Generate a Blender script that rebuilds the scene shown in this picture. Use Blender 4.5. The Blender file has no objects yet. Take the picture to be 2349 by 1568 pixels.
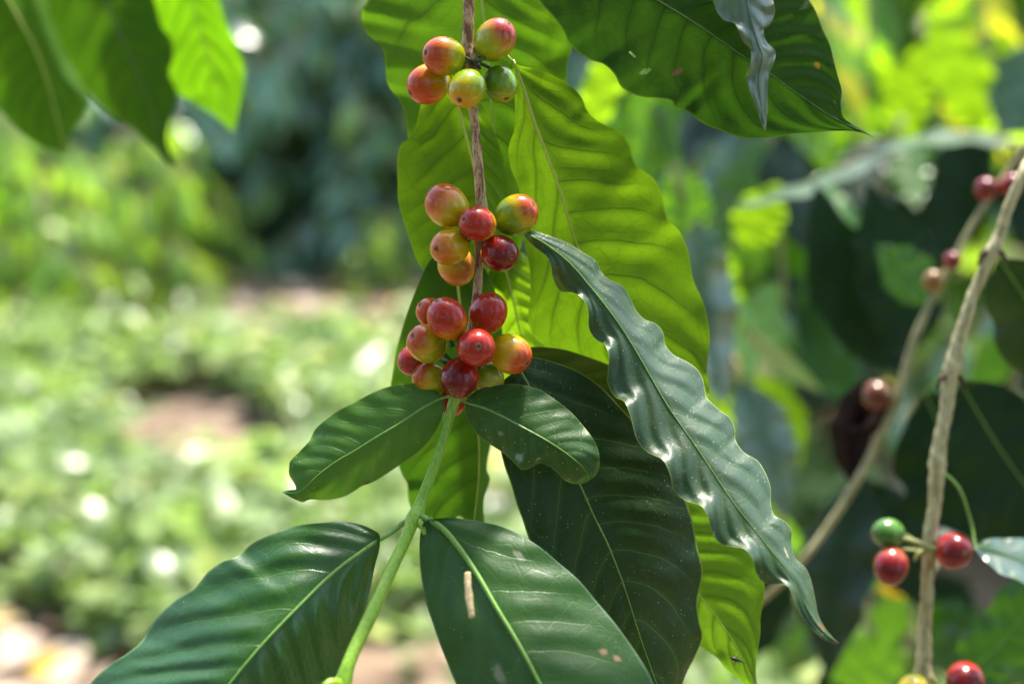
import bpy, math, random
import numpy as np
from mathutils import Matrix, Vector, noise as mnoise
random.seed(7); RNG = np.random.default_rng(7)
S = bpy.context.scene
C = S.collection

# ------------------------------------------------------------------ camera
CAM_H, PITCH, FOCUS = 1.05, math.radians(15), 0.507
cd = bpy.data.cameras.new("camera"); cam = bpy.data.objects.new("camera", cd); C.objects.link(cam)
cd.lens, cd.sensor_width = 50, 36
cd.clip_start, cd.clip_end = 0.02, 400
cam.location = (0, 0, CAM_H); cam.rotation_euler = (math.pi/2 - PITCH, 0, 0)
cd.dof.use_dof = True; cd.dof.focus_distance = FOCUS; cd.dof.aperture_fstop = 4.6
S.camera = cam
S.cycles.use_denoising = True
S.cycles.max_bounces = 10; S.cycles.transmission_bounces = 8; S.cycles.diffuse_bounces = 5
# ------------------------------------------------------------------ light
SUN_EL, SUN_AZ = math.radians(63), math.radians(22)      # azimuth from +Y, clockwise
w = bpy.data.worlds.new("World"); S.world = w; w.use_nodes = True
nt = w.node_tree; bg = nt.nodes["Background"]
sky = nt.nodes.new("ShaderNodeTexSky"); sky.sky_type = 'NISHITA'; sky.sun_disc = False
sky.sun_elevation = SUN_EL; sky.sun_rotation = SUN_AZ
sky.air_density = 1.0; sky.dust_density = 2.5; sky.ozone_density = 1.0
nt.links.new(sky.outputs[0], bg.inputs[0]); bg.inputs[1].default_value = 0.15
sl = bpy.data.lights.new("sun", 'SUN'); sun = bpy.data.objects.new("sun", sl); C.objects.link(sun)
sl.energy = 3.0; sl.angle = math.radians(4.0); sl.color = (1.0, 0.95, 0.86)
sd = Vector((math.sin(SUN_AZ)*math.cos(SUN_EL), math.cos(SUN_AZ)*math.cos(SUN_EL), math.sin(SUN_EL)))
sun.rotation_euler = sd.to_track_quat('Z', 'Y').to_euler()
S.view_settings.view_transform = 'Standard'; S.view_settings.look = 'None'
S.view_settings.exposure = 2.0; S.view_settings.gamma = 1.0

# ------------------------------------------------------------------ helpers
PW, PH = 2349.0, 1568.0
PXM = 36.0/50.0/PW                       # metres per picture unit at one metre of depth
cp, sp = math.cos(PITCH), math.sin(PITCH)
def P3(px, py, d):
    """world point seen at picture coordinates (px, py) at depth d along the lens axis (numpy arrays allowed)"""
    x = (px - PW/2)*PXM*d; v = -(py - PH/2)*PXM*d
    return np.stack([x + 0*d, d*cp + v*sp, CAM_H - d*sp + v*cp], -1)
def P(px, py, d): return Vector(P3(np.float64(px), np.float64(py), np.float64(d)))

def tag(o, label=None, cat=None, group=None, kind=None):
    if label: o["label"] = label
    if cat: o["category"] = cat
    if group: o["group"] = group
    if kind: o["kind"] = kind
    return o
def empty(name, loc, label, cat, group=None):
    o = bpy.data.objects.new(name, None); C.objects.link(o); o.location = loc; o.empty_display_size = .01
    return tag(o, label, cat, group)
def mesh_obj(name, V, F, mat, parent=None, uv=None, attr=None, smooth=True):
    """V (n,3) world coordinates, F (m,4) or list of faces; made relative to the parent's place"""
    V = np.asarray(V, dtype=np.float64).reshape(-1, 3)
    org = np.zeros(3) if parent is None else np.array(world_loc(parent))
    if parent is None: org = V.mean(0)
    me = bpy.data.meshes.new(name)
    Vl = V - org
    if isinstance(F, np.ndarray):
        k = F.shape[1]
        me.vertices.add(len(Vl)); me.vertices.foreach_set("co", Vl.ravel())
        me.loops.add(F.size); me.loops.foreach_set("vertex_index", F.ravel().astype(np.int32))
        me.polygons.add(len(F)); me.polygons.foreach_set("loop_start", np.arange(0, F.size, k, dtype=np.int32))
        me.polygons.foreach_set("loop_total", np.full(len(F), k, dtype=np.int32))
        me.update(calc_edges=True); fl = F.ravel()
    else:
        me.from_pydata([tuple(v) for v in Vl], [], [tuple(f) for f in F]); me.update()
        fl = np.array([i for f in F for i in f])
    me.validate()
    if smooth: me.polygons.foreach_set("use_smooth", np.ones(len(me.polygons), dtype=bool))
    if uv is not None:
        l = me.uv_layers.new(name="uv"); l.data.foreach_set("uv", np.asarray(uv)[fl].astype(np.float32).ravel())
    if attr is not None:
        for an, av in attr.items():
            a = me.attributes.new(an, 'FLOAT', 'POINT'); a.data.foreach_set("value", np.asarray(av, dtype=np.float32))
    me.materials.append(mat)
    o = bpy.data.objects.new(name, me); C.objects.link(o)
    if parent is None: o.location = org
    else: o.parent = parent
    return o
def world_loc(o):
    v = Vector(o.location)
    while o.parent is not None:
        o = o.parent; v = v + Vector(o.location)
    return v
def cr(pts, n):
    """Catmull-Rom through pts resampled to n points evenly by arc length"""
    p = np.asarray(pts, dtype=np.float64)
    q = np.vstack([2*p[0]-p[1], p, 2*p[-1]-p[-2]])
    out = []
    for i in range(1, len(q)-2):
        t = np.linspace(0, 1, 24, endpoint=False)[:, None]
        a, b, c, d = q[i-1], q[i], q[i+1], q[i+2]
        out.append(0.5*((2*b) + (-a+c)*t + (2*a-5*b+4*c-d)*t**2 + (-a+3*b-3*c+d)*t**3))
    out = np.vstack(out + [p[-1:]])
    s = np.r_[0, np.cumsum(np.linalg.norm(np.diff(out[:, :2], axis=0), axis=1))] if p.shape[1] == 2 else \
        np.r_[0, np.cumsum(np.linalg.norm(np.diff(out[:, :3], axis=0), axis=1))]
    u = np.linspace(0, s[-1], n)
    return np.stack([np.interp(u, s, out[:, k]) for k in range(p.shape[1])], -1)
def tube_geo(pts, rad, seg=12, n=None, ends=True, lump=0.0):
    """pts (k,3) world, rad (k) metres"""
    pr = np.hstack([np.asarray(pts, float), np.asarray(rad, float)[:, None]])
    if n: pr = cr(pr, n)
    p, r = pr[:, :3], pr[:, 3]
    n = len(p); t = np.gradient(p, axis=0); t /= np.linalg.norm(t, axis=1)[:, None] + 1e-12
    up = np.array([0.13, -0.9, 0.41]); V = []
    s = np.r_[0, np.cumsum(np.linalg.norm(np.diff(p, axis=0), axis=1))]
    a0 = np.cross(t[0], up); a0 /= np.linalg.norm(a0)
    for i in range(n):
        a = a0 - t[i]*np.dot(a0, t[i]); a /= np.linalg.norm(a); b = np.cross(t[i], a); a0 = a
        th = np.linspace(0, 2*math.pi, seg, endpoint=False)
        rr = r[i]*(1 + lump*np.sin(3*th + s[i]*300) + lump*np.sin(s[i]*900 + 2*th))
        V.append(p[i] + rr[:, None]*(np.cos(th)[:, None]*a + np.sin(th)[:, None]*b))
    V = np.vstack(V); F = []
    for i in range(n-1):
        for j in range(seg):
            F.append((i*seg+j, i*seg+(j+1) % seg, (i+1)*seg+(j+1) % seg, (i+1)*seg+j))
    F = [tuple(f) for f in F]
    if ends:
        F.append(tuple(range(seg-1, -1, -1))); F.append(tuple((n-1)*seg+j for j in range(seg)))
    uv = np.stack([np.repeat(s, seg), np.tile(np.arange(seg)/seg, n)], -1)
    return V, F, uv
def tube(name, pts, rad, mat, parent=None, **k):
    V, F, uv = tube_geo(pts, rad, **k)
    return mesh_obj(name, V, F, mat, parent, uv=uv)
def join_geo(gs):
    V, F, U, o = [], [], [], 0
    for v, f, u in gs:
        V.append(v); F += [tuple(i+o for i in q) for q in f]; U.append(u); o += len(v)
    return np.vstack(V), F, np.vstack(U)

# ------------------------------------------------------------------ materials
class NT:
    def __init__(s, name):
        s.m = bpy.data.materials.new(name); s.m.use_nodes = True; s.t = s.m.node_tree; s.t.nodes.clear()
    def n(s, typ, **k):
        x = s.t.nodes.new(typ)
        for a, b in k.items(): setattr(x, a, b)
        return x
    def l(s, a, b): s.t.links.new(a, b)
    def val(s, sock, v):
        if hasattr(v, "is_linked") or isinstance(v, bpy.types.NodeSocket): s.l(v, sock)
        else: sock.default_value = v
    def math(s, op, a, b=0.0, c=0.0, clamp=False):
        x = s.n("ShaderNodeMath", operation=op, use_clamp=clamp)
        s.val(x.inputs[0], a); s.val(x.inputs[1], b); s.val(x.inputs[2], c); return x.outputs[0]
    def mix(s, f, a, b):
        x = s.n("ShaderNodeMix", data_type='RGBA')
        s.val(x.inputs[0], f); s.val(x.inputs[6], a if not isinstance(a, tuple) else (*a[:3], 1)); s.val(x.inputs[7], b if not isinstance(b, tuple) else (*b[:3], 1))
        return x.outputs[2]
    def noise(s, vec, scale, detail=3, rough=.55, dist=0.0):
        x = s.n("ShaderNodeTexNoise"); s.l(vec, x.inputs["Vector"]); x.inputs["Scale"].default_value = scale
        x.inputs["Detail"].default_value = detail; x.inputs["Roughness"].default_value = rough; x.inputs["Distortion"].default_value = dist
        return x.outputs["Fac"]
    def vor(s, vec, scale, feature='F1', rnd=1.0):
        x = s.n("ShaderNodeTexVoronoi", feature=feature); s.l(vec, x.inputs["Vector"]); x.inputs["Scale"].default_value = scale
        x.inputs["Randomness"].default_value = rnd
        return x
    def ramp(s, f, lo, hi, a=0.0, b=1.0):
        x = s.n("ShaderNodeMapRange", interpolation_type='SMOOTHSTEP'); s.val(x.inputs[0], f)
        x.inputs[1].default_value = lo; x.inputs[2].default_value = hi; x.inputs[3].default_value = a; x.inputs[4].default_value = b
        return x.outputs[0]
    def obj(s): return s.n("ShaderNodeTexCoord").outputs["Object"]
    def uv(s): return s.n("ShaderNodeTexCoord").outputs["UV"]
    def bump(s, h, strength=.3, dist=.001):
        x = s.n("ShaderNodeBump"); s.l(h, x.inputs["Height"]); x.inputs["Strength"].default_value = strength; x.inputs["Distance"].default_value = dist
        return x.outputs[0]
    def pbsdf(s, col, rough=.5, spec=.5, normal=None, coat=0.0, sss=0.0, sss_r=(1, .3, .1), sss_s=.004):
        x = s.n("ShaderNodeBsdfPrincipled"); s.val(x.inputs["Base Color"], (*col, 1) if isinstance(col, tuple) and len(col) == 3 else col)
        s.val(x.inputs["Roughness"], rough); s.val(x.inputs["Specular IOR Level"], spec); x.inputs["Coat Weight"].default_value = coat
        x.inputs["Coat Roughness"].default_value = .12
        if normal is not None: s.l(normal, x.inputs["Normal"])
        if sss: x.inputs["Subsurface Weight"].default_value = sss; x.inputs["Subsurface Radius"].default_value = sss_r; x.inputs["Subsurface Scale"].default_value = sss_s
        return x.outputs[0]
    def out(s, sh):
        o = s.n("ShaderNodeOutputMaterial"); s.l(sh, o.inputs[0]); return s.m

VC, VE = 0.20, 1.3         # forward sweep and bend of the lateral veins (shared by mesh and material)
def leaf_mat(name, top, vein, trans, tfac=.3, rough=.33, spec=.5, N=9, edge=(.22, .30, .03), specks=.5, marks=(), veinw=.035,
             rough_var=.15, tert=.35, vein_mix=.7, speck_col=(.55, .50, .22), seed=0.0, tvein=.5, blotch=.5):
    """leaf blade: u along the midrib, v across; lateral veins, netted small veins, margin, specks and stains follow the blade"""
    m = NT(name); uv = m.uv(); sx = m.n("ShaderNodeSeparateXYZ"); m.l(uv, sx.inputs[0])
    t = sx.outputs[0]; sv = m.math('MULTIPLY', m.math('SUBTRACT', sx.outputs[1], .5), 2.0); s = m.math('ABSOLUTE', sv)
    side = m.math('GREATER_THAN', sv, 0.0)
    ph = m.math('ADD', m.math('MULTIPLY', m.math('SUBTRACT', t, m.math('MULTIPLY', m.math('POWER', s, VE), VC)), float(N)), m.math('MULTIPLY', side, .42))
    ph = m.math('ADD', ph, m.math('MULTIPLY', m.math('SINE', m.math('ADD', m.math('MULTIPLY', t, 9.7), m.math('MULTIPLY', side, 2.1))), .38))
    ob = m.obj(); wob = m.noise(ob, 90, 2)
    ph = m.math('ADD', ph, m.math('MULTIPLY', m.math('SUBTRACT', wob, .5), .22))
    d = m.math('ABSOLUTE', m.math('SUBTRACT', m.math('FRACT', ph), .5))      # .5 at a vein
    d = m.math('SUBTRACT', .5, d)
    lat = m.ramp(d, veinw*.3, veinw, 1, 0)
    fade = m.ramp(s, .55, .97, 1, .15); lat = m.math('MULTIPLY', lat, fade)
    halo = m.math('MULTIPLY', m.ramp(d, 0, .22, 1, 0), fade)
    vd = m.vor(ob, 260, 'DISTANCE_TO_EDGE'); net = m.ramp(vd.outputs["Distance"], .0, .07, 1, 0)
    vd2 = m.vor(ob, 120, 'DISTANCE_TO_EDGE'); net2 = m.ramp(vd2.outputs["Distance"], .0, .05, 1, 0)
    net = m.math('MAXIMUM', m.math('MULTIPLY', net, .45), m.math('MULTIPLY', net2, .8))
    big = m.noise(ob, 45 + seed, 4, .6); fine = m.noise(ob, 900, 2)
    c = m.mix(m.math('MULTIPLY', m.ramp(big, .3, .72), blotch), top, tuple(min(1, a*b) for a, b in zip(top, (1.75, 1.45, 1.3))))
    c = m.mix(m.math('MULTIPLY', net, tert*.5), c, vein)
    c = m.mix(m.math('MULTIPLY', halo, .16), c, vein)
    c = m.mix(m.math('MULTIPLY', lat, vein_mix), c, vein)
    em = m.ramp(s, .972, .992); c = m.mix(m.math('MULTIPLY', em, .8), c, edge)
    tc = m.mix(m.math('MULTIPLY', m.ramp(big, .3, .72), .55), trans, tuple(a*b for a, b in zip(trans, (1.35, 1.12, 1.0))))
    dark = tuple(a*.38 for a in trans)
    tc = m.mix(m.math('MULTIPLY', net, tert), tc, dark)
    tc = m.mix(m.math('MULTIPLY', lat, tvein), tc, dark); tc = m.mix(m.math('MULTIPLY', halo, tvein*.5), tc, dark)
    # specks of dust and debris
    v1 = m.vor(ob, 780); f1 = m.math('MULTIPLY', m.ramp(m.math('ADD', v1.outputs["Distance"], m.math('MULTIPLY', m.noise(ob, 2600, 2), .22)), .20, .27, 1, 0), m.math('GREATER_THAN', m.noise(ob, 60, 3), .62 - .17*specks))
    v1c = m.n("ShaderNodeSeparateColor"); m.l(v1.outputs["Color"], v1c.inputs[0]); f1 = m.math('MULTIPLY', f1, m.math('GREATER_THAN', v1c.outputs[0], 1 - .5*specks))
    c = m.mix(f1, c, speck_col); tc = m.mix(f1, tc, (.05, .04, .01))
    rv = m.noise(ob, 130, 5, .7)
    for (mt, mv, rt, rs, mc, amt) in marks:      # stains: centre (t, v), radii, colour, strength
        dx = m.math('DIVIDE', m.math('SUBTRACT', t, mt), rt); dy = m.math('DIVIDE', m.math('SUBTRACT', sv, mv), rs)
        rr = m.math('ADD', m.math('SQRT', m.math('ADD', m.math('MULTIPLY', dx, dx), m.math('MULTIPLY', dy, dy))), m.math('MULTIPLY', m.math('SUBTRACT', m.noise(ob, 350, 4, .7), .5), 1.5))
        mk = m.math('MULTIPLY', m.ramp(rr, .35, 1.05, 1, 0), amt); c = m.mix(mk, c, mc); tc = m.mix(mk, tc, tuple(x*.4 for x in mc))
    h = m.math('ADD', m.math('MULTIPLY', net, -.35), m.math('ADD', m.math('MULTIPLY', fine, .25), m.math('MULTIPLY', lat, -.55)))
    h = m.math('ADD', h, m.math('MULTIPLY', rv, 1.3)); h = m.math('ADD', h, m.math('MULTIPLY', f1, .8))
    bp = m.bump(h, .55, .00022)
    ro = m.math('ADD', rough - rough_var/2, m.math('MULTIPLY', rv, rough_var)); st_ = m.n('ShaderNodeMapping'); m.l(uv, st_.inputs[0]); st_.inputs[3].default_value = (26, 60, 1); sn = m.noise(st_.outputs[0], 1.0, 6, .75, .6)
    ro = m.math('ADD', ro, m.math('ADD', m.math('MULTIPLY', f1, .3), m.math('MULTIPLY', m.ramp(sn, .40, .66), rough_var*.9)))
    a = m.pbsdf(c, ro, spec, bp); b = m.n("ShaderNodeBsdfTranslucent"); m.l(tc, b.inputs[0]); m.l(bp, b.inputs[1])
    mx = m.n("ShaderNodeMixShader"); mx.inputs[0].default_value = tfac; m.l(a, mx.inputs[1]); m.l(b.outputs[0], mx.inputs[2])
    return m.out(mx.outputs[0])

def plain(name, col, rough=.5, var=.3, scale=60, spec=.4, col2=None, bump=.2, bd=.0005, tr=None, tf=.3):
    m = NT(name); ob = m.obj(); n = m.noise(ob, scale, 5, .6)
    c = m.mix(m.ramp(n, .3, .7), tuple(a*(1-var) for a in col), col2 or tuple(min(1, a*(1+var)) for a in col))
    bp = m.bump(n, bump, bd); a = m.pbsdf(c, rough, spec, bp)
    if tr:
        b = m.n("ShaderNodeBsdfTranslucent"); b.inputs[0].default_value = (*tr, 1)
        mx = m.n("ShaderNodeMixShader"); mx.inputs[0].default_value = tf; m.l(a, mx.inputs[1]); m.l(b.outputs[0], mx.inputs[2]); a = mx.outputs[0]
    return m.out(a)
def bark_mat(name, a, b, c3, sc=150):
    m = NT(name); uv = m.uv(); mp = m.n("ShaderNodeMapping"); m.l(uv, mp.inputs[0]); mp.inputs[3].default_value = (sc, 2.2, 1)
    ob = m.obj(); mo = m.n("ShaderNodeMapping"); m.l(ob, mo.inputs[0]); mo.inputs[3].default_value = (sc*3, sc*3, sc*.6)
    n1 = m.noise(mo.outputs[0], .55, 4, .6, .8); n2 = m.noise(mo.outputs[0], 3.0, 4, .6)
    col = m.mix(m.ramp(n1, .41, .51), a, b); col = m.mix(m.math('MULTIPLY', m.ramp(n2, .5, .68), .8), col, c3)
    return m.out(m.pbsdf(col, .55, .35, m.bump(m.math('ADD', n1, n2), .5, .0004)))
def stem_green(name, a, b, tip):
    m = NT(name); ob = m.obj(); mo = m.n("ShaderNodeMapping"); m.l(ob, mo.inputs[0]); mo.inputs[3].default_value = (1100, 1100, 90)
    n1 = m.noise(mo.outputs[0], 1, 3, .6); n2 = m.noise(ob, 60, 3)
    c = m.mix(m.ramp(n1, .35, .65), a, b); c = m.mix(m.math('MULTIPLY', m.ramp(n2, .55, .75), .6), c, tip)
    return m.out(m.pbsdf(c, .38, .5, m.bump(n1, .3, .00015), sss=.1, sss_r=(.4, 1, .1), sss_s=.001))

def cherry_mat(name, blush, body, base, lo=-.5, hi=.6, streak=.25, side=(0, 0, 0)):
    """skin colour runs from the stalk end (base) over the body to the blush round the scar; object z is the fruit's axis (-1..1)"""
    m = NT(name); ob = m.obj(); sp_ = m.n("ShaderNodeSeparateXYZ"); m.l(ob, sp_.inputs[0])
    z = m.math('DIVIDE', sp_.outputs[2], .0075); x = m.math('DIVIDE', sp_.outputs[0], .0075); y = m.math('DIVIDE', sp_.outputs[1], .0075)
    ang = m.math('ARCTAN2', sp_.outputs[1], sp_.outputs[0])
    cv = m.n("ShaderNodeCombineXYZ"); m.l(m.math('MULTIPLY', m.math('COSINE', ang), 5.0), cv.inputs[0]); m.l(m.math('MULTIPLY', m.math('SINE', ang), 5.0), cv.inputs[1]); m.l(m.math('MULTIPLY', z, .9), cv.inputs[2])
    st = m.noise(cv.outputs[0], 1.6, 4, .65); bl = m.noise(ob, 160, 4, .6); bl2 = m.noise(ob, 420, 3)
    f = m.math('ADD', z, m.math('MULTIPLY', m.math('SUBTRACT', bl, .5), .9)); f = m.math('ADD', f, m.math('MULTIPLY', m.math('SUBTRACT', st, .5), streak*2.6))
    f = m.math('ADD', f, m.math('ADD', m.math('MULTIPLY', x, side[0]), m.math('ADD', m.math('MULTIPLY', y, side[1]), side[2])))
    k1 = m.ramp(f, lo, (lo+hi)/2+.12); k2 = m.ramp(f, (lo+hi)/2-.12, hi)
    c = m.mix(k1, base, body); c = m.mix(k2, c, blush)
    c = m.mix(m.math('MULTIPLY', m.ramp(bl2, .55, .8), .18), c, tuple(a*.45 for a in blush))
    sp1 = m.vor(ob, 900); pin = m.ramp(sp1.outputs["Distance"], .08, .16, 1, 0)
    sc_ = m.n("ShaderNodeSeparateColor"); m.l(sp1.outputs["Color"], sc_.inputs[0]); pin = m.math('MULTIPLY', pin, m.math('GREATER_THAN', sc_.outputs[1], .90))
    c = m.mix(m.math('MULTIPLY', pin, .7), c, (.62, .50, .25))
    rg = m.math('ADD', .12, m.math('MULTIPLY', bl, .14)); rg = m.math('ADD', rg, m.math('MULTIPLY', pin, .4))
    h = m.math('ADD', m.math('MULTIPLY', st, .5), m.math('MULTIPLY', bl2, .5))
    return m.out(m.pbsdf(c, rg, .42, m.bump(h, .22, .00025), coat=.0, sss=.15, sss_r=(1, .5, .12), sss_s=.0018))

M_BARK = bark_mat("bark_brown", (.19, .070, .030), (.46, .29, .15), (.055, .028, .018))
M_BARKP = bark_mat("bark_pale", (.33, .28, .12), (.47, .42, .22), (.15, .11, .05), 90)
M_BARKO = bark_mat("bark_olive", (.24, .22, .09), (.34, .31, .14), (.13, .10, .05), 60)
M_STEM = stem_green("stem_green", (.16, .33, .015), (.26, .44, .03), (.34, .42, .08))
M_NODE = plain("node_scar", (.06, .035, .02), .7, .5, 400, .2, bump=.6)
M_PED = plain("pedicel_green", (.05, .10, .02), .5, .4, 300, .4)
M_PEDY = plain("pedicel_yellow", (.24, .26, .08), .5, .3, 300, .4)
M_SCAR = plain("scar_brown", (.20, .115, .05), .75, .5, 900, .2, bump=.8)
M_SCARD = plain("scar_dark", (.018, .010, .008), .8, .4, 900, .1)
M_MIDL = stem_green("midrib_lime", (.33, .42, .05), (.40, .48, .09), (.40, .42, .14))
M_MIDD = stem_green("midrib_green", (.12, .26, .035), (.17, .32, .05), (.22, .32, .08))
M_MIDG = stem_green("midrib_deep", (.05, .12, .02), (.07, .15, .03), (.10, .16, .05))

# ------------------------------------------------------------------ leaves from their outlines
def smooth1(a, k):
    ker = np.hanning(2*k+1); ker /= ker.sum(); return np.convolve(np.pad(a, k, mode='edge'), ker, 'valid')
def leaf(parent, mid, left, right, depth, mat, midmat, ldz=0.0, rdz=0.0, N=9, quilt=.0011, ruf=.5, rip=.0005, mw=4.0, NT_=150, NS=18,
         face=-1, holes=(), label=None, name="leaf", cup=0.0, petiole=None, petr=None, midside=-1, seed=0, latveins=True):
    """mid/left/right: outline polylines in picture units; depth: depths (m) along the midrib; ldz/rdz: depth of the side margins
    relative to the midrib (number or list along the leaf). face=-1: the blade bulges towards the viewer between its veins"""
    M = cr(mid, NT_); L = cr([mid[0]]+list(left)+[mid[-1]], NT_); R = cr([mid[0]]+list(right)+[mid[-1]], NT_)
    t = np.linspace(0, 1, NT_)
    def along(v):
        v = np.atleast_1d(np.asarray(v, float)); 
        if len(v) == 1: return np.full(NT_, v[0])
        return cr(np.stack([np.linspace(0, 1, len(v)), v], -1), 400) if False else smooth1(np.interp(t, np.linspace(0, 1, len(v)), v), max(2, NT_//16))
    D = along(depth)
    s = np.concatenate([-np.linspace(1, 0, NS, endpoint=False)**.85, [0], np.linspace(0, 1, NS+1)[1:]**.85])
    rr = np.random.default_rng(seed + 11)
    X = np.zeros((NT_, len(s))); Y = X.copy(); Z = X.copy()
    env = np.clip(np.minimum(t/.06, (1-t)/.06), 0, 1)
    for side, E, dz in ((-1, L, along(ldz)), (1, R, along(rdz))):
        w = np.linalg.norm(E - M, axis=1); wm = w*PXM*D
        dev = (w - smooth1(w, NT_//14))*PXM*D
        # ruffle in depth goes with the in-and-out waves of the margin, a quarter wave on
        rf = np.roll(dev, 3)*ruf*6
        ph0 = rr.uniform(0, 6)
        for j, sv in enumerate(s):
            if sv*side < 0 or (sv == 0 and side > 0): continue
            a = abs(sv)
            pv = N*(t - VC*a**VE) + (.42 if side > 0 else 0) + .38*np.sin(9.7*t + (2.1 if side > 0 else 0))
            b = np.sin(math.pi*pv)**2
            q = face*quilt*b*np.clip(wm/.02, 0, 1)*np.clip(a*4, 0, 1)*np.clip((1.08-a)*2.2, 0, 1)
            X[:, j] = M[:, 0]*(1-a) + E[:, 0]*a; Y[:, j] = M[:, 1]*(1-a) + E[:, 1]*a
            Z[:, j] = D + dz*a**1.25 + q + rf*a**2 + face*cup*wm*np.sin(math.pi*a*.9)*.5 \
                + rip*np.sin(t*23 + ph0 + a*3)*a*env + rip*.8*np.sin(t*51 + ph0*2 - a*5)*a*a*env
    V = P3(X, Y, Z).reshape(-1, 3); w_ = len(s)
    i, j = np.meshgrid(np.arange(NT_-1), np.arange(w_-1), indexing='ij')
    tt = (t[i]+t[i+1])/2; ss = (s[j]+s[j+1])/2; keep = np.ones(i.shape, bool)
    for (ht, hs, rt, rs_, ang) in holes:
        ca, sa = math.cos(ang), math.sin(ang); dx, dy = (tt-ht), (ss-hs)*.25
        u_, v_ = dx*ca+dy*sa, -dx*sa+dy*ca
        jit = 1 + .25*np.sin(40*np.arctan2(v_, u_))*0 + .2*np.sin(i*1.7+j*2.3)
        keep &= ((u_/rt)**2 + (v_/rs_)**2) > jit
    i, j = i[keep], j[keep]; a = i*w_+j
    F = np.stack([a, a+w_, a+w_+1, a+1], -1)
    uv = np.stack(np.broadcast_arrays(t[:, None], s[None, :]*.5+.5), -1).reshape(-1, 2)
    o = mesh_obj(name, V, F, mat, parent, uv=uv)
    if label: o["label"] = label
    if mw:
        k = np.linspace(0, NT_-1, 40).astype(int); rad = mw*PXM*D[k]*(1 - .8*(k/(NT_-1)))**1.0*.5
        dm = D[k] + midside*rad*.55
        pts = P3(M[k, 0], M[k, 1], dm)
        rad[-1] *= .4
        if petiole:
            pp = np.array([P3(np.float64(a), np.float64(b), np.float64(c)) for a, b, c in petiole]); pr = np.linspace(petr or rad[0]*1.25, rad[0], len(pp)+1)[:-1]
            V2, F2, U2 = tube_geo(np.vstack([pp, pts[1:3]]), np.r_[pr, rad[1:3]], seg=12, n=26)
            mesh_obj("petiole", V2, F2, midmat, parent if parent is None else o, uv=U2)
        V2, F2, U2 = tube_geo(pts, rad, seg=10)
        mesh_obj("midrib", V2, F2, midmat, o, uv=U2)
    return o

# ================================================================== main fruiting branch
D0 = .510
branch = empty("coffee_branch", P(1075, -60, D0), "main fruiting branch hanging down the middle, brown above and green below", "branch", "coffee branches with leaves")
def stem_part(name, pts, mat, parent, seg=16, n=60, lump=.03):
    W = [P3(np.float64(a), np.float64(b), np.float64(c)) for a, b, c, r in pts]; R = [r*PXM*c for a, b, c, r in pts]
    return tube(name, W, R, mat, parent, seg=seg, n=n, lump=lump)
stem_part("stem", [(1078, -160, D0, 13.5), (1076, -20, D0, 13), (1075, 40, D0, 13), (1072, 95, D0, 14), (1074, 122, D0, 17.5), (1082, 140, D0, 19), (1086, 165, D0, 14.5), (1086, 215, D0, 11.5), (1087, 262, D0, 10.5), (1092, 320, D0, 10.5),
    (1098, 390, D0, 11.5), (1102, 440, D0, 12.5), (1104, 485, D0, 15), (1104, 515, D0, 18), (1102, 545, D0, 13), (1098, 590, D0, 10), (1097, 640, D0, 10), (1093, 690, D0, 11), (1086, 740, D0, 12), (1076, 790, D0, 16), (1066, 850, D0, 14)], M_BARK, branch, n=160, lump=.045)
stem_part("green_shoot", [(1066, 846, D0, 11), (1054, 880, D0-.001, 13), (1046, 905, D0-.002, 15), (1040, 925, D0-.002, 13), (1028, 965, D0-.003, 11.5), (1013, 1020, D0-.006, 11.5), (990, 1085, D0-.009, 12), (968, 1145, D0-.012, 13), (958, 1172, D0-.014, 17),
    (948, 1190, D0-.016, 18), (940, 1212, D0-.018, 14.5), (922, 1255, D0-.022, 14), (895, 1310, D0-.028, 14.5), (862, 1385, D0-.036, 15), (825, 1462, D0-.044, 15.5), (800, 1520, D0-.05, 16), (790, 1555, D0-.052, 19), (785, 1590, D0-.054, 17), (770, 1680, D0-.06, 14), (740, 1760, D0-.064, 8)], M_STEM, branch, n=170, lump=.012)
# leaf pairs
lime = dict(top=(.055, .125, .010), vein=(.14, .22, .03), trans=(.105, .220, .004), tfac=.52, rough=.5, spec=.12, specks=.35, tert=.38, tvein=1.0)
dark = dict(top=(.020, .062, .018), vein=(.075, .17, .035), trans=(.10, .26, .01), tfac=.13, rough=.33, spec=.36, tert=.25)

m = leaf_mat("leaf_lime_right", **{**lime, 'N': 9, 'seed': 3})
leaf(branch, [(1176, 138), (1200, 200), (1222, 270), (1252, 350), (1286, 440), (1312, 530), (1345, 610), (1395, 690), (1455, 770), (1530, 845), (1600, 885), (1626, 905)],
     [(1172, 160), (1180, 210), (1180, 290), (1167, 340), (1172, 385), (1190, 430), (1200, 500), (1203, 560), (1216, 620), (1216, 690), (1211, 730), (1226, 772), (1259, 797), (1330, 835), (1430, 880), (1530, 915), (1600, 920)],
     [(1190, 150), (1235, 160), (1300, 190), (1333, 222), (1346, 252), (1372, 278), (1420, 302), (1444, 335), (1458, 378), (1500, 410), (1519, 450), (1530, 500), (1560, 532), (1580, 580), (1590, 640), (1612, 690), (1624, 735), (1628, 780), (1622, 840), (1626, 880)],
     [.517, .522, .530, .537, .542, .545], m, M_MIDL, ldz=[0, .008, .010, .006], rdz=[0, .004, .0, .004, 0], N=9, quilt=.0008, ruf=.35, mw=8.5, NT_=220, NS=28,
     face=1, petiole=[(1090, 140, D0+.002), (1130, 128, .513), (1160, 128, .515)], label="large lime green leaf glowing from behind beside the top fruits", seed=1)
m = leaf_mat("leaf_lime_left", **{**lime, 'N': 10, 'top': (.062, .14, .012), 'trans': (.19, .38, .006), 'seed': 5})
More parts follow.
